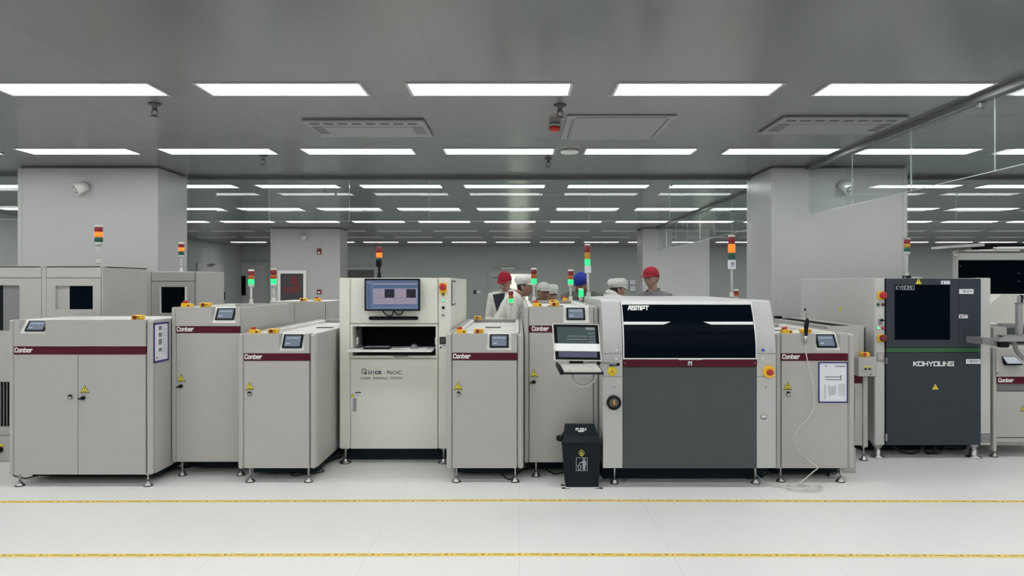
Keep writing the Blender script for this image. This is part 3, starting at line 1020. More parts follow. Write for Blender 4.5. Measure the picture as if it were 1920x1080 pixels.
cb2 = cabinet('grey cabinet in the back line behind the second one from left', 505, 613, YB2, 565, 800, (640, 650), 48, 3, .9,
        feet=((520, 8.25), (605, 8.25)), stops=((569, 8.3, 2), (596, 8.3, 1)), slots=False)
tower(cb2, 513, 8.35, 11, [(506, 515, 'lens_r'), (515, 523, 'lens_a'), (523, 532.5, 'lit_g')], 566, neck=537, polew=4)
YD = 5.576
cd = cabinet('low grey cabinet right of the machine with the wall monitor', 837, 981.5, YD, 626, 879, (662, 675), 11, 12, 2.36,
        hmi=(913, 958.5, 656, (918, 953.5, .12, .90)), feet=((856, 5.60), (966, 5.60), (858, 7.4), (962, 7.4)),
        locks=((860, 739, 'key'),), warn=((859, 731),), stops=((865, 5.66, 1), (898, 5.66, 2), (896, 7.85, 2)))
tower(cd, 958, 7.82, 9, [(546, 553.5, 'lens_r'), (553.5, 560, 'lens_a'), (560, 567, 'lit_g')], 598, neck=570, polew=2.5)
YE = 5.73
ce = cabinet('tall grey cabinet with the bin in front of it', 983, 1122.6, YE, 575, 868, (611, 623), 9, 10, 2.15,
        hmi=(1056, 1105, 605, (1062.5, 1097.5, .16, .88)), feet=((1005, 5.76), (1100, 5.76), (1000, 7.6), (1100, 7.6)), text_u=997,
        locks=((1001, 716, 'lever'),), warn=((1002, 707),), stops=((1007, 5.80, 1), (1040, 5.80, 2), (1037, 6.6, 2), (1061, 7.75, 1)))
tower(ce, 1001, 7.5, 10.5, [(505, 514, 'lens_r'), (514, 522.5, 'lens_a'), (522.5, 532, 'lit_g')], 565, neck=536, polew=4)
tower(ce, 1070, 7.6, 10.5, [(508, 516.5, 'lens_r'), (516.5, 524, 'lens_a'), (524, 532.5, 'lit_g')], 564, neck=536, polew=4)
cf = cabinet('low grey cabinet with a blue framed sheet on its door', 1455, 1603, YD, 626, 879, (663, 676), 10, 13, 1.5,
        hmi=(1530, 1575, 656, (1533, 1570, .12, .90)), feet=((1464, 5.61), (1575, 5.60), (1470, 6.9), (1580, 6.9)),
        locks=((1478, 739, 'key'),), warn=((1477, 731),), stops=((1474, 5.66, 1), (1510, 5.66, 2)))

# framed sheets
xs = X(285, YA) + .001
t = thing('document_holder', 'blue framed sheet on the side of the leftmost cabinet', 'document holder', (xs, 5.65, 1.1))
ya, yb = 5.49, 5.722
z0, z1 = Z(681, 5.49), Z(606, 5.49)
b = MB().use('blueframe')
for (a0, a1, b0, b1) in ((ya, yb, z0, z0 + .014), (ya, yb, z1 - .014, z1), (ya, ya + .014, z0, z1), (yb - .014, yb, z0, z1)):
    b.box(xs, xs + .005, a0, a1, b0, b1)
b.build('frame', parent=t)
b = MB().use('paper').box(xs, xs + .002, ya + .01, yb - .01, z0 + .01, z1 - .01)
b.use('greyprint')
for (c, h) in ((.86, .1), (.69, .11), (.51, .15), (.31, .09)):
    zc = z0 + (z1 - z0) * c
    b.use('midgrey').box(xs, xs + .003, ya + .075, ya + .125, zc - h * .16, zc + h * .16)
b.use('greyprint')
for i in range(12): b.box(xs, xs + .0026, ya + .14, yb - .03, z1 - .06 - i * .018, z1 - .056 - i * .018)
b.use('ink').box(xs, xs + .003, ya + .045, ya + .058, z0 + .03, z0 + .045)
b.build('sheet', parent=t)
t = thing('document_holder', 'blue framed white sheet on the cabinet right of the printer', 'document holder', (X(1562, YD), YD, Z(755, YD)))
b = MB().use('blueframe')
for (a0, a1, b0, b1) in ((1534, 1589.5, 679, 681), (1534, 1589.5, 752.7, 755), (1534, 1536.2, 679, 755), (1587.3, 1589.5, 679, 755)):
    b.fr(YD, a0, b0, a1, b1, -.006, -.001)
b.build('frame', parent=t)
b = MB().use('paper').fr(YD, 1535, 680, 1589, 754, -.003, -.001)
b.use('ink').fr(YD, 1546, 706, 1576, 707, -.0042, -.002); b.fr(YD, 1547, 711.3, 1577, 712.3, -.0042, -.002); b.fr(YD, 1575.6, 703.5, 1576.8, 711.5, -.0042, -.002)
b.use('greyprint')
b.lathe((X(1548, YD), YD - .003, Z(686.5, YD)), [(.007, 0), (.007, .001)], 12, 'y')
b.fr(YD, 1566, 685.5, 1585, 688, -.004, -.002)
for i in range(13): b.fr(YD, 1545, 721 + i * 2.2, 1548, 721.9 + i * 2.2, -.004, -.002)
for i in range(9): b.fr(YD, 1572, 720 + i * 2.6, 1584, 720.7 + i * 2.6, -.004, -.002)
for i in range(6):
    a = 1553 + i * 2.4
    b.fr(YD, a, 722 + (i * 7) % 5, a + 1, 738 + (i * 5) % 6, -.004, -.002)
b.build('sheet', parent=t)

# ------------------------------------------------------------------ laser marking machine
YQ = 6.17
t = thing('laser_marking_machine', 'warm white machine with a monitor and open dark bay', 'marking machine', (X(740, YQ), YQ, 0))
zt, zb = Z(521, YQ), Z(842, YQ)
x0, x1 = X(636, YQ), X(845, YQ)
b = MB().use('warm')
b.box(x0 + .001, x0 + .03, YQ + .061, 8.0, zb, zt - .001, .003); b.box(x1 - .03, x1 - .001, YQ + .061, 8.0, zb, zt - .001, .003)
b.box(x0 + .004, x1 - .004, YQ + .062, 7.99, zt - .03, zt - .003, .003); b.box(x0 + .004, x1 - .004, 7.97, 7.997, zb + .004, zt - .004)
b.box(x0 + .004, x1 - .004, YQ + .062, 7.99, zb + .004, zb + .03)
b.box(x0 + .02, x1 - .02, YQ + .05, YQ + .07, Z(608, YQ), zt)
b.box(x0 + .02, x1 - .02, YQ + .05, YQ + .07, zb, Z(667, YQ))
b.fr(YQ, 636, 521, 656.4, 842, 0, .06, .010); b.fr(YQ, 821.6, 521, 845, 842, 0, .06, .010)
b.build('body', parent=t)
MB().use('warm').fr(YQ, 657.2, 521.6, 820.8, 606.4, 0, .055, .004).build('upper_panel', parent=t)
b = framed(MB().use('warm'), YQ, 657.2, 607.4, 820.8, 671.6, (661, 612, 817, 667), 0, .055)
b.build('bay_frame', parent=t)
b = MB().use('matteblack').fr(YQ, 667, 613, 818, 664, .30, .32)
b.fr(YQ, 667, 610, 818, 612, .06, .32); b.fr(YQ, 816.6, 612, 818, 667, .06, .32)
b.use('grey').fr(YQ, 660, 612, 664, 667, .06, .32); b.fr(YQ, 660, 667, 818, 669, .04, .32)
b.use('plate').fr(YQ, 661.5, 634, 667.5, 647, .08, .12); b.fr(YQ, 813.5, 634, 816.5, 648, .08, .12)
b.use('black').fr(YQ, 661.5, 612.5, 667, 619, .08, .12)
b.use('grey').fr(YQ, 664.5, 647.5, 667.5, 651, .07, .1)
b.build('bay_interior', parent=t)
b = MB().use('plate')
b.prism([(X(652, YQ), YQ - .14), (X(818, YQ), YQ - .0), (X(818, YQ), YQ + .26), (X(664, YQ), YQ + .26), (X(655, YQ), YQ - .14)], 'z', Z(657.5, YQ), Z(654, YQ)) if False else b.box(X(657, YQ), X(813, YQ), YQ - .14, YQ + .26, Z(657.5, YQ), Z(654, YQ), .003)
b.build('pull_out_tray', parent=t)
b = MB().use('grey').tube([(X(739, YQ), YQ + .03, Z(665.5, YQ)), (X(739, YQ), YQ - .02, Z(668, YQ)), (X(765, YQ), YQ - .02, Z(667.5, YQ)), (X(765, YQ), YQ + .03, Z(665, YQ))], .006, 8)
b.build('bay_handle', parent=t)
dr = MB().use('warm').fr(YQ, 657.2, 672.6, 820.8, 841.5, 0, .055, .004).build('door', parent=t)
b = MB().use('steel').fr(YQ, 661.5, 746, 668.5, 771.5, -.006, .01, .002)
b.use('grey').fr(YQ, 663.2, 748, 666.8, 768, -.010, -.005, .002).use('steel').lathe((X(665, YQ), YQ - .008, Z(767, YQ)), [(.008, 0), (.008, .006)], 12, 'y')
b.build('latch', parent=dr)
b = MB().use('paper').fr(YQ, 657.5, 735, 677, 744.5, -.001, .001)
b.use('ink').fr(YQ, 665.5, 735, 677, 737, -.002, .001)
b.use('greyprint').fr(YQ, 666, 739, 676, 740, -.002, .001); b.fr(YQ, 666, 741.5, 674, 742.5, -.002, .001)
xx, zz = X(661.2, YQ), Z(744, YQ)
b.use('ink').prism([(xx - .019, zz), (xx + .019, zz), (xx, zz + .035)], 'y', YQ - .002, YQ)
b.use('signyellow').prism([(xx - .014, zz + .003), (xx + .014, zz + .003), (xx, zz + .028)], 'y', YQ - .003, YQ)
b.build('warning_label', parent=dr)
# brand lettering
b = MB()
cx, cz, R = X(683, YQ), Z(696.5, YQ), .027
b.use('teal')
for qd in range(3):
    a0 = PI / 2 * qd + .10 + (0 if qd < 3 else 0); a1 = a0 + PI / 2 - .20
    pts = []
    outer = [(cx + R * math.cos(a0 + (a1 - a0) * i / 8), cz + R * math.sin(a0 + (a1 - a0) * i / 8)) for i in range(9)]
    inner = [(cx + R * .82 * math.cos(a1 + (a0 - a1) * i / 8), cz + R * .82 * math.sin(a1 + (a0 - a1) * i / 8)) for i in range(9)]
    for i in range(8):
        b.prism([outer[i], outer[i + 1], inner[7 - i], inner[8 - i]], 'y', YQ - .001, YQ)
    sx, sz = (1, 1) if qd == 0 else ((-1, 1) if qd == 1 else (-1, -1))
    b.box(cx + sx * .003, cx + sx * .006, YQ - .001, YQ, cz + sz * .004, cz + sz * .025)
    b.box(cx + sx * .004, cx + sx * .025, YQ - .001, YQ, cz + sz * .003, cz + sz * .006)
b.box(cx + .003, cx + .022, YQ - .001, YQ, cz - .026, cz - .003)
hU = .031
zU = Z(701.7, YQ)
text(b, 'U', X(690.5, YQ), YQ, zU, hU, wide=.031, bold=.05)
for k in range(4): b.box(X(699.3, YQ), X(700.9, YQ), YQ - .001, YQ, zU + k * .0082, zU + k * .0082 + .006)
text(b, 'CK', X(702.6, YQ), YQ, zU, hU, wide=X(717.3, YQ) - X(702.6, YQ), bold=.05)
b.use('greyprint').box(X(721, YQ), X(721.5, YQ), YQ - .001, YQ, zU - .001, zU + hU + .002)
b.use('ink')
xn = X(726, YQ)
b.box(xn, xn + .007, YQ - .001, YQ, zU, zU + hU); b.box(xn + .033, xn + .037, YQ - .001, YQ, zU + .004, zU + hU)
b.prism([(xn + .004, zU + hU), (xn + .014, zU + hU), (xn + .037, zU + .004), (xn + .037, zU - .000), (xn + .030, zU)], 'y', YQ - .001, YQ)
text(b, 'OC', X(735.5, YQ), YQ, zU, hU, wide=X(753.8, YQ) - X(735.5, YQ), bold=.004)
b.use('teal')
zl = Z(711.4, YQ)
text(b, 'LASER', X(676.3, YQ), YQ, zl, .0215, wide=X(695, YQ) - X(676.3, YQ))
text(b, 'MARKING', X(699.5, YQ), YQ, zl, .0215, wide=X(727, YQ) - X(699.5, YQ))
text(b, 'SYSTEM', X(731.5, YQ), YQ, zl, .0215, wide=X(754, YQ) - X(731.5, YQ))
b.build('lettering', parent=dr)
# controls on the right post
b = MB().use('yellow').fr(YQ, 824.3, 530.5, 838, 549, -.008, 0, .004)
p = b.build('emergency_stop_box', parent=t)
MB().use('red').lathe((X(830.8, YQ), YQ - .008, Z(538, YQ)), [(.020, 0), (.024, .008), (.031, .016), (.031, .028), (.022, .036)], 22, 'y').build('button', parent=p)
b = MB().use('signyellow').lathe((X(831, YQ), YQ, Z(551.5, YQ)), [(.018, 0), (.018, .003)], 18, 'y')
b.use('ink').lathe((X(831, YQ), YQ - .003, Z(551.5, YQ)), [(.010, 0), (.010, .014)], 14, 'y'); b.build('key_switch', parent=t)
for v, m_, nm in ((563.5, 'led_g', 'green_button'), (577, 'black', 'black_button'), (590.5, 'steel', 'silver_button')):
    b = MB().use('grey').lathe((X(831.2, YQ), YQ, Z(v, YQ)), [(.015, 0), (.015, .004)], 16, 'y')
    b.use(m_).lathe((X(831.2, YQ), YQ - .003, Z(v, YQ)), [(.012, 0), (.011, .008)], 16, 'y'); b.build(nm, parent=t)
b = MB().use('ink').fr(YQ, 824.2, 631.5, 836, 645.5, -.004, 0)
b.use('brass').fr(YQ, 829.4, 634.5, 831.8, 642.5, -.016, -.004, .003); b.build('main_switch', parent=t)
b = MB().use('paper').fr(YQ, 824, 647.5, 836, 653, -.001, .001)
b.use('ink').fr(YQ, 830.5, 648, 836, 649.2, -.002, .001)
b.prism([(X(824.5, YQ), Z(653, YQ)), (X(829, YQ), Z(653, YQ)), (X(826.8, YQ), Z(648.5, YQ))], 'y', YQ - .002, YQ); b.build('switch_label', parent=t)
# side window on the right wall
b = MB().use('darkgrey').box(x1, x1 + .006, 6.24, 6.62, Z(573, 6.3), Z(526, 6.3), .003)
b.use('silver').box(x1 + .004, x1 + .009, 6.27, 6.59, Z(570, 6.3), Z(529, 6.3), .002)
b.build('side_window', parent=t)
MB().use('undershade').box(x0 + .02, x1 - .02, YQ + .12, 7.95, .015, zb + .02).build('shade_block', parent=t)  # added dark box in place of the shade below the marking machine
for (fu, fy) in ((648, 6.2), (832, 6.2), (650, 7.8), (832, 7.8)): foot(t, X(fu, 6.2), fy, zb + .01, .05, .014)
tower(t, 711, 6.9, 11, [(466, 474, 'lens_r'), (474, 483, 'lit_a'), (483, 488, 'lens_g')], 521, neck=499, polew=4.5, pole='black', cap='lens_r')
MB().use('black').fr(6.9, 705.8, 488, 715.5, 500, -.03, .03, .004).build('lamp_socket', parent=t)
# monitor on its front, speaker bar below
t = thing('monitor', 'black monitor showing blue software on the warm white machine', 'monitor', (X(737.5, YQ), YQ - .05, Z(582, YQ)))
MB().use('black').fr(YQ, 686.5, 522.5, 789, 582.3, -.07, -.025, .004).use('black').fr(YQ, 720, 540, 755, 565, -.03, -.001).build('housing', parent=t)
b = MB().use('scr').fr(YQ, 689.8, 526, 786, 579, -.071, -.068)
b.use('scr_d').fr(YQ, 703, 527.5, 785, 530.5, -.0716, -.07); b.fr(YQ, 703, 534.5, 785, 540, -.0716, -.07); b.fr(YQ, 691, 532, 700, 577, -.0716, -.07); b.fr(YQ, 703, 570.5, 785, 573, -.0716, -.07)
b.use('scr_l').fr(YQ, 703, 541, 784, 570, -.0716, -.07)
b.fr(YQ, 703, 531.2, 784, 533.4, -.0716, -.07)
b.use('scr_k').fr(YQ, 724, 542, 742, 558, -.0722, -.07); b.fr(YQ, 764.3, 542, 782, 558, -.0722, -.07)
b.use('scr').fr(YQ, 742.5, 541, 743.5, 570, -.0722, -.07); b.fr(YQ, 703, 557.5, 784, 558.2, -.0719, -.07)
b.build('screen', parent=t)
b = MB().use('cable')
def loop(pts, n=14):
    out = []
    for i in range(len(pts) - 1):
        p0 = Vector(pts[max(i - 1, 0)]); p1 = Vector(pts[i]); p2 = Vector(pts[i + 1]); p3 = Vector(pts[min(i + 2, len(pts) - 1)])
        for k in range(n):
            s = k / n
            out.append(.5 * ((2 * p1) + (p2 - p0) * s + (2 * p0 - 5 * p1 + 4 * p2 - p3) * s * s + (3 * p1 - p0 - 3 * p2 + p3) * s ** 3))
    out.append(Vector(pts[-1]))
    return out
def fp(Y, pts, dy=-.03): return [(X(u, Y), Y + dy, Z(v, Y)) for u, v in pts]
b.tube(loop(fp(YQ, [(718, 580), (722, 587), (730, 592), (737, 590), (739, 582)]), 6), .006, 8)
b.tube(loop(fp(YQ, [(740, 582), (745, 589), (750, 590), (756, 586), (756, 580)]), 6), .006, 8)
b.build('cable', parent=t)
tag(MB().use('black').fr(YQ, 692, 593.2, 785, 599.6, -.035, -.002, .012).build('light_bar', off=(X(738, YQ), YQ, Z(600, YQ))),
    'long black bar under the monitor on the white machine', 'bar')
b = MB().use('black').box(X(684, YQ), X(732, YQ), YQ - .06, YQ + .06, Z(654, YQ), Z(654, YQ) + .018, .004)
b.use('midgrey').box(X(686, YQ), X(730, YQ), YQ - .05, YQ + .05, Z(654, YQ) + .017, Z(654, YQ) + .022)
tag(b.build('keyboard', off=(X(708, YQ), YQ, Z(654, YQ))), 'black keyboard on the tray of the warm white machine', 'keyboard')
b = MB().use('midgrey').ell((X(776, YQ), YQ + .02, Z(654, YQ) + .012), .032, .055, .028)
b.use('cable').tube(loop([(X(776, YQ), YQ + .06, Z(651, YQ)), (X(779, YQ), YQ + .1, Z(646, YQ)), (X(772, YQ), YQ + .14, Z(645, YQ)), (X(764, YQ), YQ + .2, Z(652, YQ))], 6), .003, 6)
tag(b.build('computer_mouse', off=(X(776, YQ), YQ, Z(654, YQ))), 'dark mouse on the tray of the warm white machine', 'mouse')
tag(MB().use('paper').box(X(757, YQ), X(800, YQ), YQ - .05, YQ + .12, Z(654, YQ) + .0005, Z(654, YQ) + .003).build('mouse_pad', off=(X(778, YQ), YQ, Z(654, YQ))), 'pale sheet under the mouse on the machine tray', 'mouse pad')

# ------------------------------------------------------------------ solder paste printer
YP = 5.45
t = thing('solder_printer', 'large printer with black hood, maroon strip and slate front', 'solder printer', (X(1292, YP), YP, 0))
zb = Z(878, YP); ZC = Z(664, YP); ZT = Z(566, YP)
yback = 7.3


def prof_y(z):
    """how far the front leans back at height z"""
    if z <= ZC: return YP
    s = (z - ZC) / (ZT - ZC)
    return YP + .135 * s ** 1.9


def side_cover(u0, u1, name, seams):
    x0, x1 = X(u0, YP), X(u1, YP)
    cuts = [zb] + [Z(v, YP) for v in seams] + [ZT]
    root = None
    for a, c in zip(cuts, cuts[1:]):
        zs = [a + .002 + (c - a - .004) * i / 12 for i in range(13)]
        poly = [(prof_y(z), z) for z in zs]
        if c == ZT:
            poly += [(prof_y(ZT) + .02, ZT + .006), (prof_y(ZT) + .06, ZT + .009)]
            poly += [(YP + .479, ZT + .010), (YP + .479, a + .002)]
        else:
            poly += [(YP + .479, c - .002), (YP + .479, a + .002)]
        b = MB().use('cool').prism(poly, 'x', x0, x1)
        o = b.build(name, parent=t)
        root = root or o
    return root


lc = side_cover(1131, 1167, 'left_cover', (706, 663))
rc = side_cover(1419, 1454.5, 'right_cover', (706.5, 663))
b = MB().use('cool')
b.box(X(1131, YP) + .02, X(1454, YP) - .01, YP + .48, yback, zb, ZT + .009, .01)
b.prism([(YP + .137, ZT - .001), (YP + .2, ZT + .010), (yback - .01, ZT + .013), (yback - .01, ZT - .05), (YP + .2, ZT - .05)], 'x', X(1167.6, YP), X(1418.4, YP))
b.box(X(1131, YP) + .012, X(1454, YP) - .012, YP + .01, YP + .5, zb + .02, ZC - .02)
b.build('body', parent=t)
b = MB().use('darkgrey').fr(YP, 1168, 688, 1418.6, 878, -.004, .05, .004); b.build('front_panel', parent=t)
st = MB().use('maroon').fr(YP, 1168, 674.5, 1418.6, 687.2, -.008, .05).build('maroon_strip', parent=t)
b = MB().use('paper').fr(YP, 1289.5, 677.5, 1297.2, 684.8, -.010, -.007)
xx, zz = X(1293.3, YP), Z(683.8, YP)
b.use('ink').prism([(xx - .012, zz), (xx + .012, zz), (xx, zz + .022)], 'y', YP - .011, YP - .008)
b.use('white')
for u in (1171.5, 1414.5): b.lathe((X(u, YP), YP - .008, Z(680.5, YP)), [(.003, 0), (.003, .002)], 10, 'y')
b.build('label', parent=st)


def on_hood(u, z, out=0.0):
    """point of the curved hood in column u (at the flat front) and height z"""
    y = prof_y(z); e = .01
    n = Vector((0, -1, (prof_y(z + e) - prof_y(z)) / e)).normalized()
    return Vector((X(u, YP), y, z)) + n * out, n


def hood_strip(mb, uL, uR, z0, z1, o0, o1, n=10):
    """curved solid between columns, following the hood"""
    v = []; f = []
    for i in range(n + 1):
        z = z0 + (z1 - z0) * i / n
        a = uL(z) if callable(uL) else uL; c = uR(z) if callable(uR) else uR
        v += [on_hood(a, z, o1)[0], on_hood(c, z, o1)[0], on_hood(c, z, o0)[0], on_hood(a, z, o0)[0]]
    for i in range(n):
        for k in range(4):
            f.append((i * 4 + k, i * 4 + (k + 1) % 4, i * 4 + 4 + (k + 1) % 4, i * 4 + 4 + k))
    f.append((0, 1, 2, 3)); f.append(tuple(n * 4 + k for k in range(4)))
    mb.add(v, f)
    return mb


zh0, zh1 = Z(673.5, YP), ZT - .002
h = hood_strip(MB().use('glassblack'), 1169.2, 1417.2, zh0, zh1 - .02, -.03, .004, 16).build('hood_window', parent=t)
b = MB().use('silver')
hood_strip(b, 1168, 1170.2, zh0, zh1, -.03, .010, 14); hood_strip(b, 1416.4, 1418.6, zh0, zh1, -.03, .010, 14)
hood_strip(b, 1170.2, 1416.4, zh0, zh0 + .010, -.03, .010, 2); hood_strip(b, 1170.2, 1416.4, zh1 - .026, zh1, -.03, .008, 2)
hood_strip(b, 1272, 1315, zh0 - .004, zh0 + .004, .0, .016, 2)
b.build('hood_frame', parent=t)
b = MB().use('white')
zs0 = Z(609.5, YP); zs1 = Z(604.5, YP)
hood_strip(b, 1171, lambda z: 1246 + (z - zs0) / (zs1 - zs0) * 14, zs0, zs1, 0, .007, 3)
hood_strip(b, lambda z: 1336 - (z - zs0) / (zs1 - zs0) * 14, 1415.5, zs0, zs1, 0, .007, 3)
b.build('trim_stripe', parent=h)
b = MB().use('white')
zA = Z(583, YP)
def place_h(a, c):
    p, n = on_hood(1180.5, zA + c, .0045)
    return p + Vector((a, 0, 0)), n * .0015
stroke_text(b, 'ASMPT', place_h, .170, .036, .0085, .30)
b.build('lettering', parent=h)
# controls on the covers
def screw(u, v, parent, r=.010, m_='silver'):
    MB().use(m_).lathe((X(u, YP), YP, Z(v, YP)), [(r, 0), (r, .003), (r * .6, .004)], 16, 'y').build('screw_cap', parent=parent)
screw(1155.5, 657, lc, .011); screw(1155.5, 673, lc, .011); screw(1151.5, 726, lc, .006, 'grey')
screw(1431.5, 672.5, rc, .011); screw(1436, 726, rc, .006, 'grey')
MB().use('matteblack').fr(YP, 1142, 680.5, 1161.5, 686, -.004, .02).build('arm_slot', parent=lc)
b = MB().use('signyellow').lathe((X(1148, YP), YP, Z(696, YP)), [(.037, 0), (.037, .003)], 28, 'y')
b.use('yellow').lathe((X(1148, YP), YP - .003, Z(696, YP)), [(.022, 0), (.022, .0012)], 24, 'y')
b.use('ink').lathe((X(1148, YP), YP - .004, Z(696, YP)), [(.006, 0), (.006, .001)], 12, 'y'); b.build('yellow_sticker', parent=lc)
cx, cz = X(1150.7, YP), Z(754.5, YP)
b = MB().use('black').lathe((cx, YP, cz), [(.056, 0), (.057, .018), (.050, .028), (.043, .028), (.041, .012)], 30, 'y')
b.use('midgrey').lathe((cx, YP - .010, cz), [(.042, 0), (.042, .003)], 26, 'y')
b.use('brass').box(cx - .014, cx + .012, YP - .034, YP - .010, cz - .026, cz + .026, .006)
b.use('yellow').box(cx - .004, cx + .004, YP - .037, YP - .030, cz - .012, cz + .016, .001)
b.build('rotary_switch', parent=lc)
MB().use('blue').lathe((X(1430.7, YP), YP, Z(656.5, YP)), [(.011, 0), (.011, .006), (.007, .008)], 16, 'y').build('blue_button', parent=rc)
cx, cz = X(1440.5, YP), Z(697, YP)
b = MB().use('yellow')
N = 26
ring = [(cx + .047 * math.cos(a), cz + .047 * math.sin(a)) for a in [math.radians(25 + 310 * i / N) for i in range(N + 1)]]
b.prism(ring + [(cx + .012, cz)], 'y', YP - .030, YP)
p = b.build('emergency_stop_guard', parent=rc)
MB().use('red').lathe((cx, YP - .028, cz), [(.014, 0), (.024, .008), (.024, .02), (.016, .026)], 22, 'y').build('button', parent=p)
cx, cz = X(1431.8, YP), Z(781, YP)
b = MB().use('grey').lathe((cx, YP, cz), [(.026, 0), (.026, .004)], 24, 'y')
b.use('steel').lathe((cx, YP - .004, cz), [(.021, 0), (.021, .006)], 22, 'y').use('white').box(cx - .018, cx + .018, YP - .014, YP - .008, cz - .004, cz + .004); b.build('door_lock', parent=rc)
MB().use('undershade').box(X(1136, YP), X(1450, YP), YP + .22, yback - .05, .012, zb + .03).build('shade_block', parent=t)  # added dark box, shade under the printer put in as colour
for (fu, fy) in ((1152, 5.56), (1416, 5.56), (1160, 7.1), (1410, 7.1)): foot(t, X(fu, 5.56), fy, zb + .02, .034, .014)
tower(t, 1101.5, 7.1, 10.5, [(460, 473, 'lens_r'), (473.5, 485.5, 'lens_y'), (486, 497.5, 'lit_g')], 557, neck=499, polew=4.5, du=2)
MB().use('paper').fr(7.1, 1096.5, 499, 1108, 512, -.03, .03, .004).build('lamp_base', parent=t)
tower(t, 1372, 7.1, 13, [(443.5, 456, 'lens_r'), (458, 473.5, 'lit_a'), (474.5, 487, 'lens_g')], 557, neck=489, polew=4.2)
b = MB().use('paper').fr(7.1, 1366.3, 488, 1378, 504.5, -.035, .035, .004)
b.use('ink').fr(7.1, 1368, 492.5, 1375, 494, -.037, -.03); b.fr(7.1, 1368, 495.5, 1375, 496.5, -.037, -.03); b.fr(7.1, 1367.5, 498.5, 1374, 499.5, -.037, -.03); b.build('lamp_base', parent=t)
tower(t, 1380, 7.2, 9, [(545, 551, 'lens_r'), (551, 556, 'lens_a')], 564, neck=558, polew=4)
tower(t, 1089.5, 7.25, 9.5, [(543, 556.5, 'lit_g')], 564, neck=558, polew=4)

# operator terminal on an arm
YT = 5.02
t = thing('operator_terminal', 'white framed touch monitor on an arm beside the black hood', 'monitor', (X(1085, YT), YT, .9))
TE, TYAW, TROLL = math.radians(13.5), math.radians(2.5), math.radians(2.6)
nh = Vector((math.sin(TYAW), -math.cos(TYAW), 0)); tn = nh * math.cos(TE) + Vector((0, 0, math.sin(TE)))
tr0 = Vector((math.cos(TYAW), math.sin(TYAW), 0)); tu0 = Vector((0, 0, math.cos(TE))) - nh * math.sin(TE)
tr_ = tr0 * math.cos(TROLL) - tu0 * math.sin(TROLL) * .35; tu_ = tu0 * math.cos(TROLL) - tr0 * math.sin(TROLL) * .9
tc_ = Vector((X(1082, YT), YT + .02, Z(642, YT)))
def tp(u, v, out=0.0):
    """point on the tilted screen plane (its top is farther back)"""
    return tc_ + tr_ * ((u - 1082) * YT / FPX) + tu_ * ((642 - v) * YT / FPX / math.cos(TE)) + tn * out, tn
def tq(mb, u0, v0, u1, v1, o0, o1):
    P = [tp(u0, v1, o0), tp(u1, v1, o0), tp(u1, v0, o0), tp(u0, v0, o0)]
    mb.slab([p[0] for p in P], P[0][1] * (o1 - o0)); return mb
tq(MB().use('plate'), 1038, 608, 1126, 676, -.035, 0).build('housing', parent=t)
b = tq(MB().use('gloss'), 1039.7, 609.5, 1124.3, 674.3, .0005, .002)
tq(b.use('op'), 1046, 614, 1118.5, 670, .002, .0021)
tq(b.use('op_l'), 1101, 614.5, 1117, 619, .0021, .0022)
for v in (625, 630.5, 636, 641): tq(b, 1105, v, 1117, v + 1.1, .0021, .0022)
for v in (630.5, 636.2): tq(b, 1064, v, 1102, v + 1.1, .0021, .0022)
tq(b.use('opb'), 1046, 660.5, 1118.5, 669, .0021, .0022)
b.build('screen', parent=t)
b = MB().use('black').fr(YT, 1068, 675, 1094, 683, .01, .07, .004)
b.build('mount', parent=t)
b = MB().use('grey').slab([(X(1090, YT), YT + .05, Z(681.5, YT)), (X(1120, YT), YT + .08, Z(679, YT)), (X(1158, YP), YP + .01, Z(681.5, YP)), (X(1158, YP), YP + .01, Z(685, YP)), (X(1120, YT), YT + .08, Z(684, YT)), (X(1090, YT), YT + .05, Z(684.5, YT))], (0, .03, 0))
b.use('black').cyl((X(1125, YT), YT + .1, Z(677, YT)), (X(1125, YT), YT + .1, Z(687, YT)), .014, n=14)
b.build('arm', parent=t)
tray = MB()
q = [(.30, 4.85, .966), (.583, 4.85, .966), (.563, 5.07, 1.000), (.28, 5.07, 1.000)]
tray.use('black').slab(q, (0, 0, .010))
tray.use('black').slab([(.285, 4.845, .963), (.305, 4.845, .963), (.284, 5.075, 1.0), (.264, 5.075, 1.0)], (0, 0, .026))
tray.slab([(.578, 4.845, .963), (.588, 4.845, .963), (.567, 5.075, 1.0), (.557, 5.075, 1.0)], (0, 0, .018))
tray.build('keyboard_tray', parent=t)
b = MB().use('hose')
pts = loop(fp(5.0, [(1073, 702), (1075, 714), (1083, 722), (1093, 724), (1104, 721), (1114, 713), (1117, 703)], 0), 8)
b.tube(pts, .006, 8)
cv = []
for i in range(len(pts) - 1):
    d = (pts[i + 1] - pts[i]); dn = d.normalized(); a = Vector((0, 1, 0)); c = dn.cross(a)
    for k in range(10):
        s = k / 10; th = 2 * PI * (i * 10 + k) / 10
        cv.append(pts[i] + d * s + (a * math.cos(th) + c * math.sin(th)) * .0085)
b.tube(cv, .003, 5)
b.build('coiled_cord', parent=t)
kb = thing('keyboard', 'white keyboard on the tray below the touch monitor', 'keyboard', (.44, 4.96, .99))
q = [(.312, 4.865, .9785), (.574, 4.865, .9785), (.557, 5.055, 1.0085), (.295, 5.055, 1.0085)]
MB().use('plate').slab(q, (0, -.002, .012)).build('case', parent=kb)
b = MB().use('keys')
for r in range(5):
    for c in range(15):
        ya = 4.872 + r * .036; xa = .3185 + c * .0168 - (ya - 4.865) * .0895
        za = .9785 + (ya - 4.865) * .158 + .0115
        b.slab([(xa, ya, za), (xa + .0135, ya, za), (xa + .0109, ya + .029, za + .0046), (xa - .0026, ya + .029, za + .0046)], (0, -.001, .006))
k_ = b.build('keys', parent=kb); k_['kind'] = 'stuff'

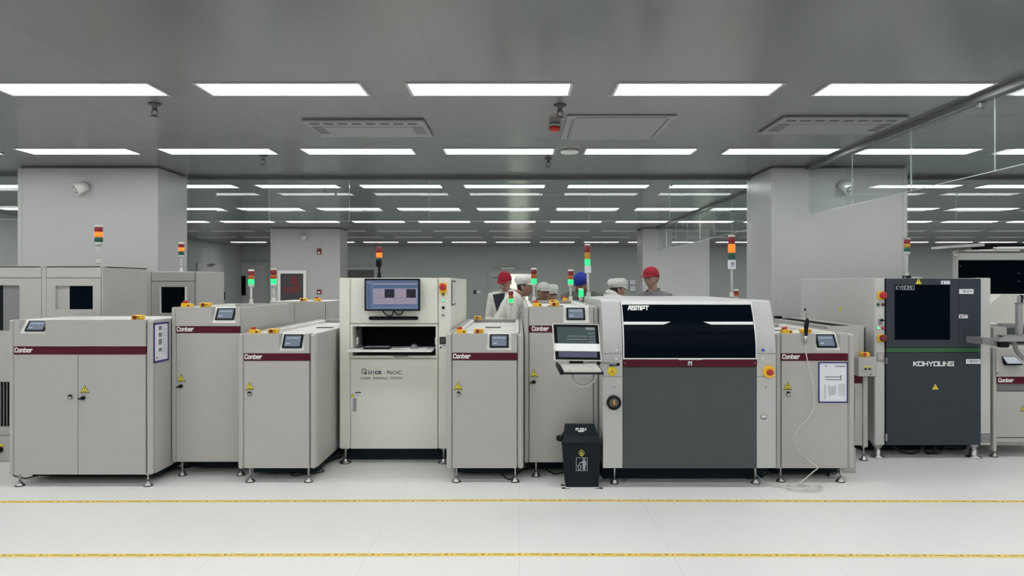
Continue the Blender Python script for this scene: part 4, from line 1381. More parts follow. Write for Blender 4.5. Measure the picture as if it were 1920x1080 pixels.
# ------------------------------------------------------------------ link conveyor and inspection machine
YG = 6.28
t = thing('link_conveyor', 'narrow conveyor with control box left of the charcoal machine', 'conveyor', (X(1590, YG), YG, 0))
x0, x1 = X(1556, YG), X(1620, YG)
zt, zb = Z(611, YG), Z(838, YG)
b = MB().use('paint').box(x0 + .025, X(1610.5, YG), YG + .025, 7.88, Z(836, YG), zt - .045)
b.box(X(1611, YG), x1, YG, 7.9, zt - .30, zt, .004); b.box(x0 - .02, x0 + .02, YG, 7.9, zt - .3, zt, .004)
b.box(x0 + .021, X(1610.7, YG), YG + .001, YG + .02, zt - .3, zt - .001); b.box(x0 + .021, X(1610.7, YG), 7.86, 7.899, zt - .3, zt - .001)
b.build('body', parent=t)
MB().use('darkgrey').box(x0 + .0205, X(1610.9, YG), YG + .0205, 7.86, zt - .03, zt - .012).use('matteblack').box(x0 + .05, X(1606, YG), YG + .06, 7.8, zt - .012, zt - .008).build('belt', parent=t)
b = MB().use('black').box(x0 - .02, x0 + .05, 7.55, 7.62, zt, zt + .03, .004); b.build('guide', parent=t)
b = MB().use('paint').fr(YG, 1617.2, 703, 1626.5, 838, -.01, .04, .004); b.build('post', parent=t)
b = MB().use('paint').fr(YG, 1602, 719, 1616.6, 835, .0, .02).use('midgrey').fr(YG, 1602.2, 728, 1603, 787, -.002, .01); b.build('door', parent=t)
MB().use('maroon').fr(YG, 1600, 704, 1616.6, 718, -.002, .02).build('brand_stripe', parent=t)
cbx = MB().use('paint').fr(YG, 1601, 668, 1634.5, 703.5, -.09, .04, .006).build('control_box', parent=t)
b = MB().use('ink')
for u in (1613.5, 1621): b.lathe((X(u, YG), YG - .09, Z(689.3, YG)), [(.010, 0), (.010, .008)], 14, 'y')
b.lathe((X(1623, YG), YG - .09, Z(699.5, YG)), [(.006, 0), (.006, .004)], 10, 'y')
b.use('signyellow')
for u in (1613.5, 1621): b.slab([(X(u - 4, YG), YG - .0905, Z(687, YG)), (X(u + 4, YG), YG - .0905, Z(686, YG)), (X(u + 4, YG), YG - .0905, Z(684.6, YG)), (X(u - 2, YG), YG - .0905, Z(684.6, YG))], (0, -.001, 0))
b.build('selector_switch', parent=cbx)
b = MB().use('cable').tube([(X(1619.5, YG), YG - .02, Z(661, YG)), (X(1619.5, YG), YG - .02, Z(614, YG))], .006, 8); b.build('cable', parent=t)
p = MB().use('yellow').fr(YG, 1610.5, 659.5, 1624, 668, -.07, .01, .008).build('emergency_stop_box', parent=t)
MB().use('red').cyl((X(1614, YG), YG - .07, Z(663, YG)), (X(1613, YG), YG - .09, Z(662, YG)), .014, n=14).build('button', parent=p)
for (fu, fy) in ((1620, 6.28), (1570, 7.6)): foot(t, X(fu, 6.28), fy + .01, zb + .01)
b = MB().use('paint').box(2.72, 2.845, 5.86, 6.2, 0, Z(840, 5.86), .006).use('plate').box(2.70, 2.72, 5.84, 6.2, 0, .02)
tag(b.build('floor_box', off=(2.78, 5.9, 0)), 'pale box on the floor behind the framed-sheet cabinet', 'box')

YK = 6.34
t = thing('inspection_machine', 'charcoal inspection machine with white posts and a green band', 'inspection machine', (X(1750, YK), YK, 0))
zt, zb = Z(521, YK), Z(835, YK)
x0, x1 = X(1640, YK), X(1858, YK)
b = MB().use('kywhite')
b.box(x0 + .001, x0 + .03, YK + .081, 8.0, zb + .02, zt - .001, .004); b.box(x1 - .03, x1 - .001, YK + .081, 8.0, zb + .02, zt - .001, .004)
b.box(x0 + .005, x1 - .005, YK + .082, 7.99, zt - .03, zt - .006); b.box(x0 + .005, x1 - .005, 7.97, 7.996, zb, zt - .005)
b.box(x0 + .034, x1 - .034, YK + .085, 7.9, zb + .025, zt - .035)
b.fr(YK, 1640, 521, 1659.5, 835, 0, .08, .008); b.fr(YK, 1838, 521, 1858, 835, 0, .08, .008)
b.build('body', parent=t)
ud = framed(MB().use('kygrey'), YK, 1660.5, 522.5, 1796.3, 651, (1676, 534, 1780, 637), -.012, .04).build('upper_door', parent=t)
w = MB().use('glassblack').fr(YK, 1676, 534, 1780, 637, -.006, .03).build('window_pane', parent=ud)
b = MB().use('greyprint')
stroke_text(b, 'KY8080', lambda a, c: (Vector((X(1679, YK) + a, YK - .006, Z(543.7, YK) + c)), Vector((0, -.001, 0))), X(1714, YK) - X(1679, YK), .040, .0055, .30)
b.build('lettering', parent=w)
sp = MB().use('kygrey').fr(YK, 1797, 522.5, 1837.3, 651, -.012, .04, .003).build('upper_panel', parent=t)
MB().use('green').fr(YK, 1660.5, 652, 1837.3, 660, -.010, .04).build('green_band', parent=t)
ld = MB().use('kygrey').fr(YK, 1660.5, 661, 1837.3, 834, -.012, .04, .003).build('lower_door', parent=t)
b = MB().use('white')
stroke_text(b, 'KOHYOUNG', lambda a, c: (Vector((X(1711, YK) + a, YK - .012, Z(686.3, YK) + c)), Vector((0, -.0015, 0))), X(1787, YK) - X(1711, YK), .044, .0085, .34)
b.build('lettering', parent=ld)
yk = YK - .012
def tri(parent, u, v, w, Y=YK, y=None):
    xx, zz = X(u, Y), Z(v, Y); hh = w * .88
    b = MB().use('ink').prism([(xx - w / 2, zz), (xx + w / 2, zz), (xx, zz + hh)], 'y', y - .001, y)
    b.use('signyellow').prism([(xx - w * .43, zz + hh * .05), (xx + w * .43, zz + hh * .05), (xx, zz + hh * .92)], 'y', y - .002, y)
    b.use('ink').box(xx - w * .035, xx + w * .035, y - .003, y, zz + hh * .33, zz + hh * .62); b.box(xx - w * .035, xx + w * .035, y - .003, y, zz + hh * .16, zz + hh * .25)
    b.build('warning_label', parent=parent)
tri(ud, 1720.5, 533, .064, y=yk); tri(ld, 1752, 730.5, .066, y=yk)
def label(parent, u0, v0, u1, v1, kind):
    b = MB().use('paper').fr(YK, u0, v0, u1, v1, -.0135, -.011)
    if kind == 'logo':
        b.use('ink')
        uc, vc = u0 + (u1 - u0) * .36, (v0 + v1) / 2
        b.prism([(X(uc - 2.6, YK), Z(vc, YK)), (X(uc + 2, YK), Z(v0 + .8, YK)), (X(uc + .2, YK), Z(vc, YK)), (X(uc + 2, YK), Z(v1 - .8, YK))], 'y', YK - .0145, YK - .012)
        b.use('greyprint').fr(YK, uc + 2.2, vc - 1.8, u1 - 2, vc + .4, -.0145, -.012); b.fr(YK, uc + 4, vc + 1.4, uc + 10, vc + 2.4, -.0145, -.012); b.fr(YK, u0 + 2.5, vc - 2, uc - 3, vc - 1, -.0145, -.012)
    elif kind == 'key':
        b.use('ink').fr(YK, u0 + 3, v0 + 1.2, u0 + 4.8, v1 - 1, -.0145, -.012)
        b.use('greyprint').fr(YK, u0 + 7, v0 + 1.5, u1 - 2, v0 + 2.4, -.0145, -.012); b.fr(YK, u0 + 7, v0 + 4, u1 - 4, v0 + 4.8, -.0145, -.012)
    else:
        b.use('darkred').fr(YK, u0 + 7, v0 + .6, u1 - .6, v0 + 2, -.0145, -.012)
        b.use('ink').fr(YK, u0 + 2.5, v0 + 2, u0 + 5, v1 - 1.2, -.0145, -.012); b.use('greyprint').fr(YK, u0 + 7.5, v0 + 3.5, u1 - 6, v1 - 1.6, -.0145, -.012)
    b.build('label', parent=parent)
label(ud, 1763, 526.5, 1779.5, 533, 'key'); label(sp, 1796.8, 542, 1823.5, 551, 'logo'); label(sp, 1796.5, 589.5, 1812.8, 596.7, 'red'); label(ld, 1809.5, 673, 1836.5, 681.8, 'logo')
for v, m_ in ((553.5, 'red'), (633.5, 'darkred')):
    p = MB().use('yellow').fr(YK, 1644, v - 7, 1657.5, v + 8, -.018, 0, .006).build('emergency_stop_guard', parent=t)
    MB().use(m_).lathe((X(1652.5, YK), YK - .018, Z(v, YK)), [(.022, 0), (.030, .010), (.034, .026), (.026, .036)], 22, 'y').build('button', parent=p)
for u, v, m_, nm in ((1646, 571, 'lens_g', 'green_button'), (1655.3, 571, 'darkred', 'red_button'), (1646, 614.8, 'led_g', 'lit_green_button'), (1655.3, 614.8, 'led_r', 'red_button')):
    b = MB().use('grey').lathe((X(u, YK), YK, Z(v, YK)), [(.017, 0), (.017, .004)], 18, 'y')
    b.use(m_).lathe((X(u, YK), YK - .004, Z(v, YK)), [(.013, 0), (.012, .009)], 18, 'y'); b.build(nm, parent=t)
cx, cz = X(1650.5, YK), Z(603, YK)
b = MB().use('grey').box(cx - .02, cx + .018, YK - .008, YK, cz - .026, cz + .026, .006)
b.use('steel').lathe((cx, YK - .008, cz - .010), [(.013, 0), (.013, .008)], 16, 'y'); b.use('black').slab([(cx - .015, YK - .018, cz + .008), (cx + .012, YK - .018, cz + .004), (cx + .026, YK - .018, cz + .012), (cx, YK - .018, cz + .028)], (0, -.012, 0)); b.build('latch_lock', parent=t)
b = MB().use('grey').fr(YK, 1643.5, 660.5, 1657.5, 678.5, -.006, 0, .003).use('paint').fr(YK, 1645.5, 662.5, 1655.5, 674.5, -.009, 0, .003); b.build('connector_plate', parent=t)
for v in (666, 672, 815, 820):
    pass
b = MB().use('steel').fr(YK, 1659, 670, 1662, 682, -.02, 0, .003); b.fr(YK, 1659, 813, 1662, 826, -.02, 0, .003); b.build('hinge', parent=t)
b = MB().use('midgrey').fr(YK, 1839.5, 812.5, 1856, 830, -.004, 0)
b.use('grey')
for i in range(5): b.fr(YK, 1841.5, 815 + i * 3, 1854, 816.4 + i * 3, -.006, 0)
b.build('rating_plate', parent=t)
# yellow triangle on the left side wall
b = MB().use('signyellow').prism([(6.98, Z(583, 7.0)), (7.05, Z(583, 7.0)), (7.015, Z(575, 7.0))], 'x', x0 - .001, x0 + .001); b.build('warning_label', parent=t)
MB().use('undershade').box(x0 + .03, x1 - .03, YK + .30, 7.9, .015, zb + .04).build('shade_block', parent=t)  # added dark box that imitates the shade beneath the inspection machine
for (fu, fy) in ((1645, 6.40), (1825, 6.40), (1648, 7.8), (1825, 7.8)):
    fx = X(fu, 6.40)
    b = MB().use('steel').lathe((fx, fy, 0), [(.062, 0), (.062, .008), (.040, .016), (.035, .024), (.035, .07), (.026, .075), (.026, .095), (.042, .10), (.042, zb + .03)], 20)
    b.build('foot', parent=t)
tower(t, 1701, 6.75, 11, [(449, 457, 'lens_r'), (457, 464, 'lens_y'), (464, 472, 'lens_g')], 521, neck=476, polew=3, cap='steel')
b = MB().use('steel').fr(6.75, 1696, 446, 1705.5, 448.5, -.02, .02); b.build('lamp_cap', parent=t)
b = MB().use('kywhite').box(X(1703, 6.75), X(1722, 6.75), 6.7, 6.8, zt, zt + .012).use('black').box(X(1697, 6.75), X(1703, 6.75), 6.7, 6.8, zt, zt + .025); b.build('lamp_bracket', parent=t)

# ------------------------------------------------------------------ right edge: unit, arm, placement machine
YH = 6.36
t = thing('conveyor_cabinet', 'grey striped unit cut off by the right picture edge', 'conveyor cabinet', (X(1930, YH), YH, 0), 'conveyor cabinets with a maroon stripe')
xa = X(1862.5, YH); xe = X(2010, YH)
b = MB().use('paint').box(X(1869, YH), xe, YH + .07, 7.3, Z(838, YH), Z(652, YH))
b.fr(YH, 1862.5, 652, 1869, 846, -.0, .07, .004)
b.box(xe - .04, xe, YH, YH + .07, Z(846, YH), Z(652, YH))
b.build('body', parent=t)
f = MB().use('paint').fr(YH, 1866, 652, 2005, 706, -.02, .07, .004).build('fascia', parent=t)
MB().use('ink').lathe((X(1866.5 + 1, YH), YH - .02, Z(699, YH)), [(.006, 0), (.006, .004)], 10, 'y').build('screw', parent=f)
b = MB().use('black').slab([(X(1878, YH), YH - .065, Z(683.5, YH)), (X(1910, YH), YH - .065, Z(683.5, YH)), (X(1901, YH), YH - .022, Z(668, YH)), (X(1875, YH), YH - .022, Z(668, YH))], (0, .03, -.002))
b.use('hmi').slab([(X(1879.5, YH), YH - .064, Z(680.5, YH)), (X(1907, YH), YH - .064, Z(680.5, YH)), (X(1899.5, YH), YH - .025, Z(669, YH)), (X(1876.5, YH), YH - .025, Z(669, YH))], (0, -.003, .002))
b.build('control_screen', parent=t)
st = MB().use('maroon').fr(YH, 1869.5, 706.5, 2000, 719.5, -.004, .07).build('brand_stripe', parent=t)
b = MB().use('white'); brand(b, X(1871, YH), YH - .004, Z(716.5, YH)); b.build('lettering', parent=st)
dr = MB().use('paint').fr(YH, 1869.5, 735, 2000, 821, .02, .07, .003).use('midgrey').fr(YH, 1869.5, 720, 2000, 734, .035, .07).build('door', parent=t)
warning(dr, X(1923, YH), YH + .02, Z(772.5, YH))
MB().use('paint').fr(YH, 1869.5, 822.5, 2000, 830, .015, .07, .003).build('lower_rail', parent=t)
foot(t, X(1863, 6.42), 6.42, Z(846, YH) + .02); foot(t, xe - .1, 6.5, Z(838, YH) + .02)
b = MB().use('plate').box(X(1860, 6.6), xe, 7.36, 7.44, Z(610, 7.4), Z(605, 7.4)); b.box(X(1860, 6.6), xe, 7.30, 7.36, Z(614.5, 7.3), Z(611, 7.3))
b.use('paint').box(X(1866, 6.6), X(1891, 6.6), 6.62, 6.9, Z(650, 6.6), Z(614, 6.6), .004); b.use('darkgrey').box(X(1891, 6.6), xe, 6.7, 7.2, Z(650, 6.6), Z(616, 6.6))
b.build('rail', parent=t)

YR = 7.9
t = thing('placement_machine', 'large white machine with dark windows at the right edge', 'placement machine', (5.9, YR, 0))
xw = X(1797, YR)
b = MB().use('kywhite')
b.box(xw, 8.2, YR + .07, 8.72, .15, 1.60, .006)
b.box(xw + .002, 8.2, YR + .065, YR + .075, 1.60, Z(474, YR))
b.fr(YR, 1793, 466, 1797, 690, 0, .07, .003)
b.box(xw, 8.2, YR, YR + .07, Z(487.5, YR), Z(474, YR), .003)
b.box(xw, 8.2, YR, YR + .07, .15, Z(553.5, YR), .003)
b.build('body', parent=t)
b = MB().use('glassblack').fr(YR, 1797.3, 488, 2330, 553, .01, .06)
b.use('grey')
for (u, v) in ((1800, 498), (1910, 512), (1910, 527)): b.fr(YR, u, v, u + 2.4, v + 1, .004, .012)
b.build('hood_window', parent=t)
MB().use('matteblack').box(X(1832, YR), 8.2, YR - .02, YR + .10, Z(468, YR), Z(456.5, YR), .004).build('roof_panel', parent=t)
b = MB().use('kywhite').slab([(X(1762, YR), YR - .12, Z(467, YR)), (X(1833, YR), YR - .12, Z(462.6, YR)), (X(1833, YR), YR - .12, Z(457, YR)), (X(1762, YR), YR - .12, Z(462, YR))], (0, .28, .0))
b.use('black').slab([(X(1761, YR), YR - .12, Z(468.3, YR)), (X(1833, YR), YR - .12, Z(463.8, YR)), (X(1833, YR), YR - .12, Z(462.6, YR)), (X(1761, YR), YR - .12, Z(467, YR))], (0, .3, 0))
b.build('lid', parent=t)
b = MB().use('plate').fr(YR, 1803, 468.5, 1906, 471, -.06, 0, .004); b.fr(YR, 1866, 463.5, 2100, 467.8, -.08, 0, .004)
b.use('steel').fr(YR, 1856, 464.5, 1862, 470, -.06, 0, .004); b.fr(YR, 1904, 469.5, 1911, 472.5, -.06, 0, .003)
b.build('lamp_bar', parent=t)
b = MB().use('plate').tube(fp(YR, [(1790, 470), (1785, 473), (1786, 478), (1792, 478.5)], -.03), .010, 8); b.build('hook', parent=t)
b = MB().use('warm')
Yv = 7.55
b.prism([(X(u, Yv), Z(v, Yv)) for u, v in ((1857.5, 606), (1857.5, 569.5), (1878, 552), (2150, 552), (2150, 606))], 'y', Yv, Yv + .4)
b.build('side_cover', parent=t)
MB().use('darkgrey').fr(YR, 1845, 556, 1900, 573, -.03, 0).use('grey').fr(YR, 1845, 553.5, 1880, 556, -.034, 0).build('lower_window', parent=t)
for (xx, yy) in ((xw + .2, 8.1), (7.9, 8.1), (xw + .2, 8.6), (7.9, 8.6)): foot(t, xx, yy, .17, .05, .02)

YS = 6.05
t = thing('articulated_support', 'grey jointed arm with a vertical post at the right edge', 'support arm', (X(1880, YS), YS, Z(650, YS)))
b = MB().use('midgrey').slab([(X(1842, YS), YS, Z(646, YS)), (X(1870, YS), YS, Z(649.5, YS)), (X(1870, YS), YS, Z(635, YS)), (X(1842, YS), YS, Z(634, YS))], (0, .22, 0)); b.build('bracket', parent=t)
MB().use('black').fr(YS, 1869.5, 639.5, 1886, 651, -.05, .02, .008).build('joint', parent=t)
b = MB().use('grey').slab([(X(1864, YS), YS - .06, Z(639.5, YS)), (X(1920, YS), YS - .06, Z(639.5, YS)), (X(1965, YS), YS - .06, Z(636, YS)), (X(1965, YS), YS - .06, Z(628, YS)), (X(1876, YS), YS - .06, Z(629, YS)), (X(1866, YS), YS - .06, Z(633.5, YS))], (0, .07, 0))
b.use('black').fr(YS, 1905, 639.5, 1918, 642, -.04, 0); b.use('midgrey').fr(YS, 1870, 627.5, 1965, 629.2, -.06, .02)
b.build('link', parent=t)
b = MB().use('grey').fr(YS, 1905.5, 568, 1914.5, 629, -.03, .02, .006).use('midgrey').fr(YS, 1904.8, 567.5, 1915.5, 569.5, -.034, .024, .002); b.build('post', parent=t)
b = MB().use('grey').fr(YS, 1908, 555, 1912, 568, -.02, .01, .004).use('black').fr(YS, 1912, 553, 1916, 568, -.02, .01, .004)
b.use('midgrey').tube(fp(YS, [(1915, 555), (1922, 558), (1930, 559)], 0), .014, 8); b.build('top_clamp', parent=t)
b = MB().use('midgrey')
b.tube(loop(fp(YS, [(1901, 640), (1904, 652), (1909, 662), (1917, 670), (1930, 678), (1950, 682)], 0), 6), .018, 10); b.build('cable_hose', parent=t)

# ------------------------------------------------------------------ bin
YW = 5.44
x0, x1 = X(1060, YW), X(1123, YW)
t = thing('swing_bin', 'black push-lid bin standing in front of the tall cabinet', 'bin', ((x0 + x1) / 2, YW, 0))
def frustum(mb, a, c, b_=None):
    (ax0, ax1, ay0, ay1, az), (cx0, cx1, cy0, cy1, cz) = a, c
    v = [(ax0, ay0, az), (ax1, ay0, az), (ax1, ay1, az), (ax0, ay1, az), (cx0, cy0, cz), (cx1, cy0, cz), (cx1, cy1, cz), (cx0, cy1, cz)]
    mb.add(v, [(0, 1, 2, 3), (4, 5, 6, 7), (0, 1, 5, 4), (1, 2, 6, 5), (2, 3, 7, 6), (3, 0, 4, 7)]); return mb
zr = Z(829, YW)
d = .21
body = frustum(MB().use('bin'), (x0 + .005, x1 - .0, YW + .012, YW + d - .012, .004), (x0 - .022, x1 + .012, YW - .002, YW + d, zr - .01))
frustum(body, (x0 + .01, x1 - .005, YW + .016, YW + d - .016, 0), (x0 + .004, x1, YW + .012, YW + d - .012, .006))
body = body.build('body', parent=t)
rim = MB().use('bin').box(x0 - .028, x1 + .018, YW - .010, YW + d + .006, zr - .016, zr + .004, .005)
frustum(rim, (x0 - .026, x1 + .016, YW - .008, YW + d, zr + .002), (x0 - .006, x1 + .004, YW + .030, YW + d - .02, zr + .040))
rim.build('rim', parent=t)
lid = MB().use('bin')
frustum(lid, (x0 - .002, x1 + .0, YW + .028, YW + d - .025, zr + .036), (x0 + .004, x1 - .024, YW + .085, YW + d - .085, Z(800, YW)))
lid = lid.build('lid', parent=t)
b = MB().use('white')
zl0, zl1 = zr + .038, Z(800, YW)
def lidp(u, v):
    z = Z(v, YW); k = (z - zl0) / (zl1 - zl0)
    return (X(u, YW), YW + .028 + .057 * k - .0015, z)
tmp = MB().use('white')
text(tmp, 'PUSH', X(1080.5, YW), 0, 0, .0185, wide=X(1100.5, YW) - X(1080.5, YW), bold=.03)
zz0 = Z(811, YW) + .004
for i, p in enumerate(tmp.v):
    z = zz0 + p[2]; k = (z - zl0) / (zl1 - zl0)
    tmp.v[i] = (p[0], YW + .026 + .057 * k + p[1], z)
b.add(tmp.v, tmp.f)
b.slab([lidp(1083, 810.4), lidp(1098, 810.4), lidp(1094, 812.2), lidp(1087, 812.2)], (0, -.001, 0))
b.build('lettering', parent=lid)
b = MB().use('black')
b.lathe((x0 - .030, YW + .1, zr + .01), [(.032, -.02), (.036, -.01), (.036, .012), (.028, .02)], 18); b.build('lid_hinge', parent=t)
def bp(u, v):
    z = Z(v, YW); k = (z - .004) / (zr - .014)
    return Vector((X(u, YW), YW + .012 - .014 * k - .0012, z))
b = MB().use('signyellow')
def disc(mb, u, v, r, n=20, off=0.0):
    c = bp(u, v) + Vector((0, -off, 0))
    mb.slab([c + Vector((r * math.cos(2 * PI * i / n), 0, r * math.sin(2 * PI * i / n))) for i in range(n)], (0, -.0006, 0)); return mb
disc(b, 1090.5, 848.8, .0225); disc(b.use('ink'), 1090.5, 848.8, .020, off=.0006)
c = bp(1090.5, 851) + Vector((0, -.0014, 0))
b.use('signyellow').slab([c + Vector((-.014, 0, -.002)), c + Vector((.014, 0, -.002)), c + Vector((0, 0, .022))], (0, -.0006, 0))
b.use('ink').slab([c + Vector((-.008, -.0007, .003)), c + Vector((.002, -.0007, .003)), c + Vector((.006, -.0007, .010))], (0, -.0006, 0))
b.use('signyellow').slab([c + Vector((-.011, 0, -.018)), c + Vector((.011, 0, -.018)), c + Vector((.011, 0, -.011)), c + Vector((-.011, 0, -.011))], (0, -.0006, 0))
b.build('static_label', parent=body)
b = MB().use('greyprint')
def quad(u0, v0, u1, v1): b.slab([bp(u0, v1), bp(u1, v1), bp(u1, v0), bp(u0, v0)], (0, -.0008, 0))
def poly(pts): b.slab([bp(u, v) for u, v in pts], (0, -.0009, 0))
b.use('white' if False else 'grey')
M['pict'] = mat('pictogram_grey', (0.36, 0.38, 0.42), 0.5)
b.mats[-1] = 'pict'
for q in ((1080, 858, 1101.6, 859), (1080, 882.3, 1101.6, 883.3), (1080, 858, 1081, 883.3), (1100.6, 858, 1101.6, 883.3)): quad(*q)
cc_ = bp(1094.9, 861.5)
b.slab([cc_ + Vector((.0085 * math.cos(2 * PI * i / 16), 0, .0085 * math.sin(2 * PI * i / 16))) for i in range(16)], (0, -.0009, 0))
poly([(1092.5, 864), (1098.5, 864), (1099.5, 872.5), (1097.6, 872.5), (1097.6, 881.4), (1092.6, 881.4), (1092.6, 868.2), (1086.2, 869.2), (1086.2, 867.2), (1090.5, 866.3)])
poly([(1082.5, 872), (1084, 871.7), (1085.5, 879.7), (1087.8, 879.7), (1089, 872), (1090.4, 872), (1089, 881.4), (1084.6, 881.4)])
poly([(1085.5, 870), (1088, 872.5), (1087, 875), (1085.6, 873)])
b.build('pictogram', parent=body)
# black corner marks on the floor
for (u, v, du, lab) in ((1062, 910, 1, 'rear left black tape corner mark on the floor by the bin'), (1064, 915.5, 1, 'front left black tape corner mark on the floor by the bin'), (1120, 915.5, -1, 'front right black tape corner mark on the floor by the bin')):
    Yf = 2080 / (v - VV)
    x = X(u, Yf)
    b = MB().use('blacktape').box(x - .045 * du, x - .015 * du, Yf - .015, Yf + .02, 0, .0012)
    b.box(x - .04 * du, x + .018 * du, Yf - .018, Yf - .006, 0, .0012)
    tag(b.build('corner_mark', off=(x, Yf, 0)), lab, 'floor mark', 'black corner marks round the bin')

# ------------------------------------------------------------------ air gun and hoses
t = thing('air_blow_gun', 'black handled air gun hanging on the framed-sheet cabinet', 'air gun', (X(1511, 5.54), 5.54, Z(640, 5.54)))
Yg = 5.545
b = MB().use('black').tube(fp(Yg, [(1513.6, 597), (1513.4, 602), (1511.8, 612), (1511.2, 622), (1511.4, 630)], 0), .01, 12, rr=[.009, .017, .017, .014, .012]); b.build('handle', parent=t)
b = MB().use('steel').tube(fp(Yg, [(1513.6, 598), (1511.5, 588), (1509.8, 581)], 0), .006, 10); b.use('black').tube(fp(Yg, [(1509.8, 582), (1509, 578.5)], 0), .008, 10); b.build('nozzle', parent=t)
b = MB().use('steel').tube(fp(Yg, [(1511, 630), (1510, 638), (1510.2, 645)], 0), .01, 10, rr=[.012, .014, .007]); b.build('connector', parent=t)
Yo = 5.545
pts = fp(Yo, [(1510.2, 644), (1511, 660), (1517, 690), (1525, 730), (1525, 765), (1512, 788), (1500, 800), (1489, 818), (1489, 832), (1500, 848), (1520, 866), (1533, 877)], 0)
pts[-1] = (X(1533, 5.50), 5.50, Z(877, 5.50))
pts += [(X(1525, 5.46), 5.46, .12), (X(1505, 5.42), 5.42, .06)]
c0 = Vector((X(1512, 5.37), 5.37, .012))
for k in range(33):
    a = 2.6 + 2 * PI * k / 11
    r = 1 + .10 * math.sin(k * .9)
    pts.append(c0 + Vector((.125 * r * math.cos(a) - .005 * k / 11, .060 * r * math.sin(a), .004 + .004 * (k % 3) + .0035 * (k // 11))))
pts += [(X(1470, 5.42), 5.42, .010), (X(1440, 5.5), 5.5, .010), (X(1418, 5.6), 5.6, .06), (X(1412, 5.62), 5.62, .14)]
tag(MB().use('hose').tube(loop(pts, 6), .0042, 8).build('air_hose', off=(X(1512, 5.37), 5.37, 0)), 'clear air hose hanging from the gun and coiled on the floor', 'hose')


def cable(pts, label, r=.006, m_='cable'):
    q = loop(pts, 8)
    tag(MB().use(m_).tube(q, r, 7).build('floor_cable', off=tuple(pts[0][:2]) + (0,)), label, 'cable', 'cables under the machines')


def F(u, v): Yf = 2080 / (v - VV); return (X(u, Yf), Yf)
def fl(u, v, z=.007): x, y = F(u, v); return (x, y, z)
cable([fl(25, 893), fl(45, 898), fl(60, 897, .012), fl(85, 890), fl(110, 886), fl(125, 889)], 'black cable under the leftmost cabinet')
cable([fl(300, 872), fl(330, 878), fl(355, 876), fl(380, 868)], 'black cable between the two leftmost cabinets')
cable([fl(600, 884), fl(560, 886), fl(545, 891), fl(555, 894), fl(580, 888), fl(598, 880), fl(607, 885), fl(585, 890)], 'thin looped cable under the cabinet left of the white machine', .004)
cable([fl(600, 875), fl(615, 868), fl(628, 862), fl(640, 858)], 'black cable beside the white machine foot')
cable([fl(785, 858), fl(805, 857), fl(825, 852, .03), fl(832, 850, .10)], 'grey cable under the white machine', .005, 'cablegrey')
cable([fl(940, 890), fl(952, 900), fl(962, 897), fl(975, 885), fl(990, 880)], 'black cable behind the feet of the low cabinet', .005)
cable([fl(1025, 882), fl(1040, 890), fl(1060, 886), fl(1075, 880)], 'black cable beside the bin under the tall cabinet', .005)
cable([(X(1178, 5.7), 5.7, .16), fl(1175, 890, .06), fl(1172, 898, .010), fl(1170, 905)], 'grey cable hanging at the left end of the printer', .006, 'cablegrey')
cable([(X(1190, 5.75), 5.75, .16), fl(1184, 886, .08), fl(1176, 892, .04), fl(1173, 900)], 'second grey cable hanging at the left end of the printer', .005, 'cablegrey')
cable([(X(1197, 5.75), 5.75, .16), fl(1200, 886, .08), fl(1203, 893, .012)], 'short grey cable hanging below the printer', .005, 'cablegrey')
cable([(X(1545, 5.8), 5.8, .16), fl(1552, 884, .06), fl(1562, 890, .010), fl(1577, 886, .03), fl(1580, 878, .08)], 'dark looped cable under the framed-sheet cabinet', .005)
cable([(X(1545, 5.7), 5.7, .15), fl(1550, 888, .04), fl(1553, 894, .008), fl(1557, 888, .05), (X(1556, 5.7), 5.7, .15)], 'small dark cable loop below the framed-sheet cabinet', .005)
cable([fl(1440, 890), fl(1420, 897), fl(1400, 898), fl(1415, 893, .05), (X(1413, 5.7), 5.7, .15)], 'dark cable at the right foot of the printer', .005)
for pts, lab in (([(1672, 835), (1685, 843), (1703, 850), (1722, 847), (1730, 838)], 'first hanging cable under the charcoal machine from left'),
                 ([(1730, 836), (1733, 846), (1742, 851), (1751, 846), (1755, 836)], 'middle hanging cable loop under the charcoal machine'),
                 ([(1735, 846), (1748, 850), (1765, 846), (1772, 836)], 'third hanging cable loop under the charcoal machine'),
                 ([(1772, 837), (1785, 838), (1800, 838), (1804, 836)], 'thick cable along the underside of the charcoal machine')):
    cable(fp(6.5, pts, 0), lab, .008)

